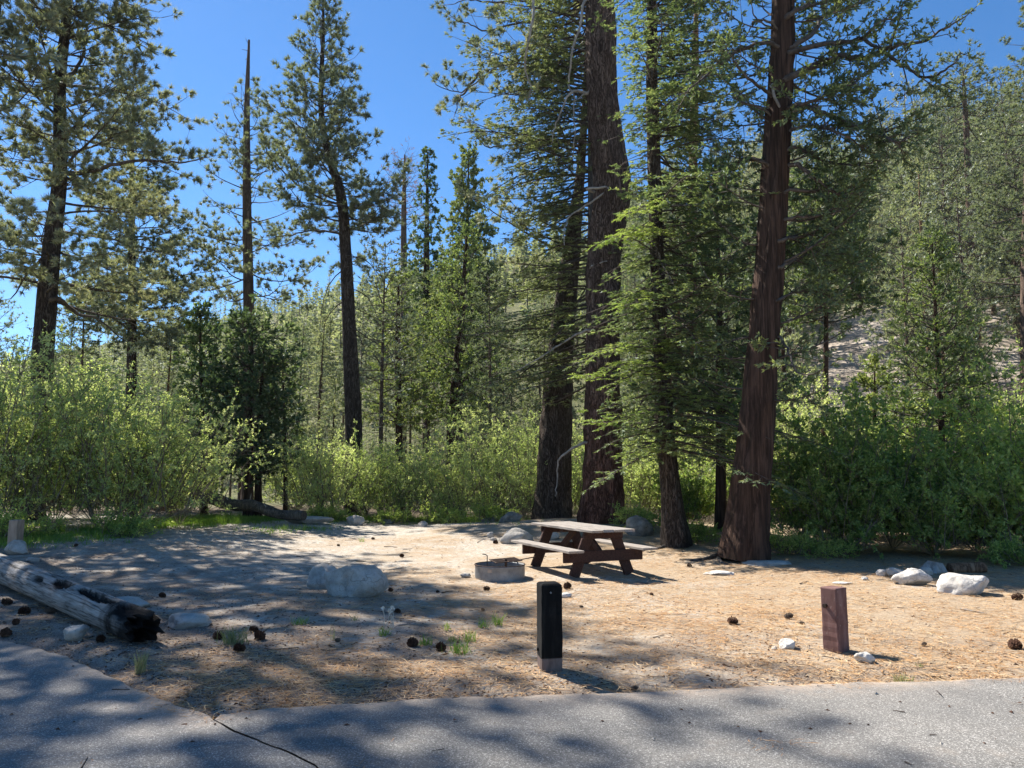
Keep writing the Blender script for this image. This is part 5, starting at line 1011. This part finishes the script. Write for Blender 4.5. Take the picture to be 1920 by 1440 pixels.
tag(link('green_grass', mesh_of(a, 'green_grass', [M['grass']], (0, 0, 0), (False,))), 'fresh green grass along the foot of the willows', 'grass', kind='stuff')

# ================================================================= LITTER ON THE GROUND
rgn = np.random.default_rng(400)
def ground_pts(n, y0, y1, pw=1.0):
    y = y0 + (y1 - y0) * rgn.random(n) ** pw; x = rgn.uniform(-.74, .74, n) * y; return x, y
def needles(name, n, y0, y1, L, wd, mat, pw, mask, lab):
    x, y = ground_pts(n, y0, y1, pw); k = mask(x, y) > rgn.random(n); x, y = x[k], y[k]; n = len(x); az = rgn.uniform(0, 2 * PI, n) + 1.4 * n2(x, y, .8, 8); l = rgn.uniform(.6, 1.2, n) * L
    D = nrm(np.stack([np.sin(az), np.cos(az), rgn.normal(size=n) * .06 + .03], -1)); on = y < edge_y(x) + .03
    z = np.where(on, .018, gz(x, y)) + rgn.random(n) ** 2 * .022; B = np.stack([x, y, z], -1); sd = nrm(np.cross(D, np.array([0, 0, 1.]) + rgn.normal(size=(n, 3)) * .3)) * (wd * rgn.uniform(.6, 1.3, n))[:, None] * .5
    cu = np.cross(D, [0, 0, 1.]) * (rgn.normal(size=n) * .12 * l)[:, None]; Mm = B + D * (l * .5)[:, None] + cu; E = B + D * l[:, None]
    V = np.stack([B, Mm - sd, E, Mm + sd], 1).reshape(-1, 3); a = Acc(); a.add(V, np.arange(n)[:, None] * 4 + np.array([[0, 1, 2, 3]])); tag(link(name, mesh_of(a, name, [M[mat]], (0, 0, 0), (False,))), lab, 'pine litter', kind='stuff')
mneed = lambda x, y: np.where(y > edge_y(x) + .02, np.clip(.58 + .65 * n2(x, y, .45, 91) + .10 * np.clip(x, -4, 3) + .5 * n2(x, y, 2.5, 92, 2), .05, 1) * ss(30, 22, y), 0)
needles('pine_needle_litter', 200000, 5.2, 20, .15, .0056, 'needle_litter', 1.25, mneed, 'fallen orange pine needles matted over the dirt')
mroad = lambda x, y: np.where(y < edge_y(x), np.clip(n2(x, y, 1.2, 93) * 2.2 - .75 + .9 * ss(.28, 0, edge_y(x) - y) + .4 * ss(.09, 0, np.abs(y - seam_y(x))) * (x < -.9), 0, 1), 0)
needles('road_needle_litter', 40000, 3.4, 7.8, .11, .0042, 'needle_litter', 1.0, mroad, 'loose pine needles blown onto the asphalt')
def chips(name, n, y0, y1, s0, s1, mat, mask, lab, cat, flat=.5):
    x, y = ground_pts(n, y0, y1, 1.4); k = mask(x, y) > rgn.random(n); x, y = x[k], y[k]; n = len(x)
    T = np.array([[1, 0, -.5], [-.5, .87, -.5], [-.5, -.87, -.5], [0.1, 0, .8]]); s = s0 + (s1 - s0) * rgn.random(n) ** 3; az = rgn.uniform(0, 6.28, n)
    V = T[None] * s[:, None, None] * np.stack([rgn.uniform(.6, 1.5, n), rgn.uniform(.5, 1, n), rgn.uniform(.3, 1, n) * flat], -1)[:, None]; c, q = np.cos(az)[:, None], np.sin(az)[:, None]
    V = np.stack([V[..., 0] * c - V[..., 1] * q, V[..., 0] * q + V[..., 1] * c, V[..., 2]], -1); z = np.where(y < edge_y(x), .018, gz(x, y)); V += np.stack([x, y, z + .3 * s * flat], -1)[:, None]
    a = Acc(); b = np.arange(n)[:, None] * 4; a.add(V.reshape(-1, 3), np.concatenate([b + np.array([[0, 1, 3]]), b + np.array([[1, 2, 3]]), b + np.array([[2, 0, 3]])])); tag(link(name, mesh_of(a, name, [M[mat]], (0, 0, 0), (False,))), lab, cat, kind='stuff')
mduff = lambda x, y: np.where(y > edge_y(x), np.clip(.8 - .12 * (y - 5.5) - .10 * np.clip(x, -3, 5) + .5 * n2(x, y, .9, 95), .06, 1), .012)
chips('bark_litter', 70000, 5.0, 20, .005, .026, 'cone', mduff, 'dark bark crumbs and cone scales scattered over the dirt', 'bark litter')
chips('gravel', 26000, 5.0, 20, .004, .018, 'granite', mduff, 'pale grit and small pebbles on the dirt', 'gravel', .8)


x, y = ground_pts(2600, 4.6, 24, 1.3); k = (rgn.random(len(x)) < .35 + .6 * np.clip(n2(x, y, .8, 97), 0, 1)) & ((y > edge_y(x)) | (rgn.random(len(x)) < .05)); x, y = x[k], y[k]; n = len(x)
az = rgn.uniform(0, 6.28, n); L = .03 + .16 * rgn.random(n) ** 3; x2, y2 = x + np.sin(az) * L, y + np.cos(az) * L; a = Acc()
zz = np.where(y > edge_y(x), gz(x, y), .014) + .008; z2 = np.where(y2 > edge_y(x2), gz(x2, y2), .014) + .010; r = .002 + .004 * rgn.random(n); twigs(a, np.stack([x, y, zz], -1), np.stack([x2, y2, z2], -1), r, r * .6, 0)
tag(link('twig_litter', mesh_of(a, 'twig_litter', [M['twig']])), 'small dry twigs scattered over the dirt', 'twig litter', kind='stuff')

# copies that would otherwise read alike are told apart by their distance
by = {}
for o in S.objects:
    if o.parent is None and o.get('label') and o.get('category'): by.setdefault(o['label'], []).append(o)
for lab, L in by.items():
    if len(L) in (2, 3):
        for o, w_ in zip(sorted(L, key=lambda o: o.location.y), ('nearer', 'farther') if len(L) == 2 else ('nearest', 'middle', 'farthest')):
            if len(lab.split()) <= 13: o['label'] = '%s of %s, %s' % (w_, 'two' if len(L) == 2 else 'three', lab)
            else: o['label'] = '%s %s' % (w_, lab)
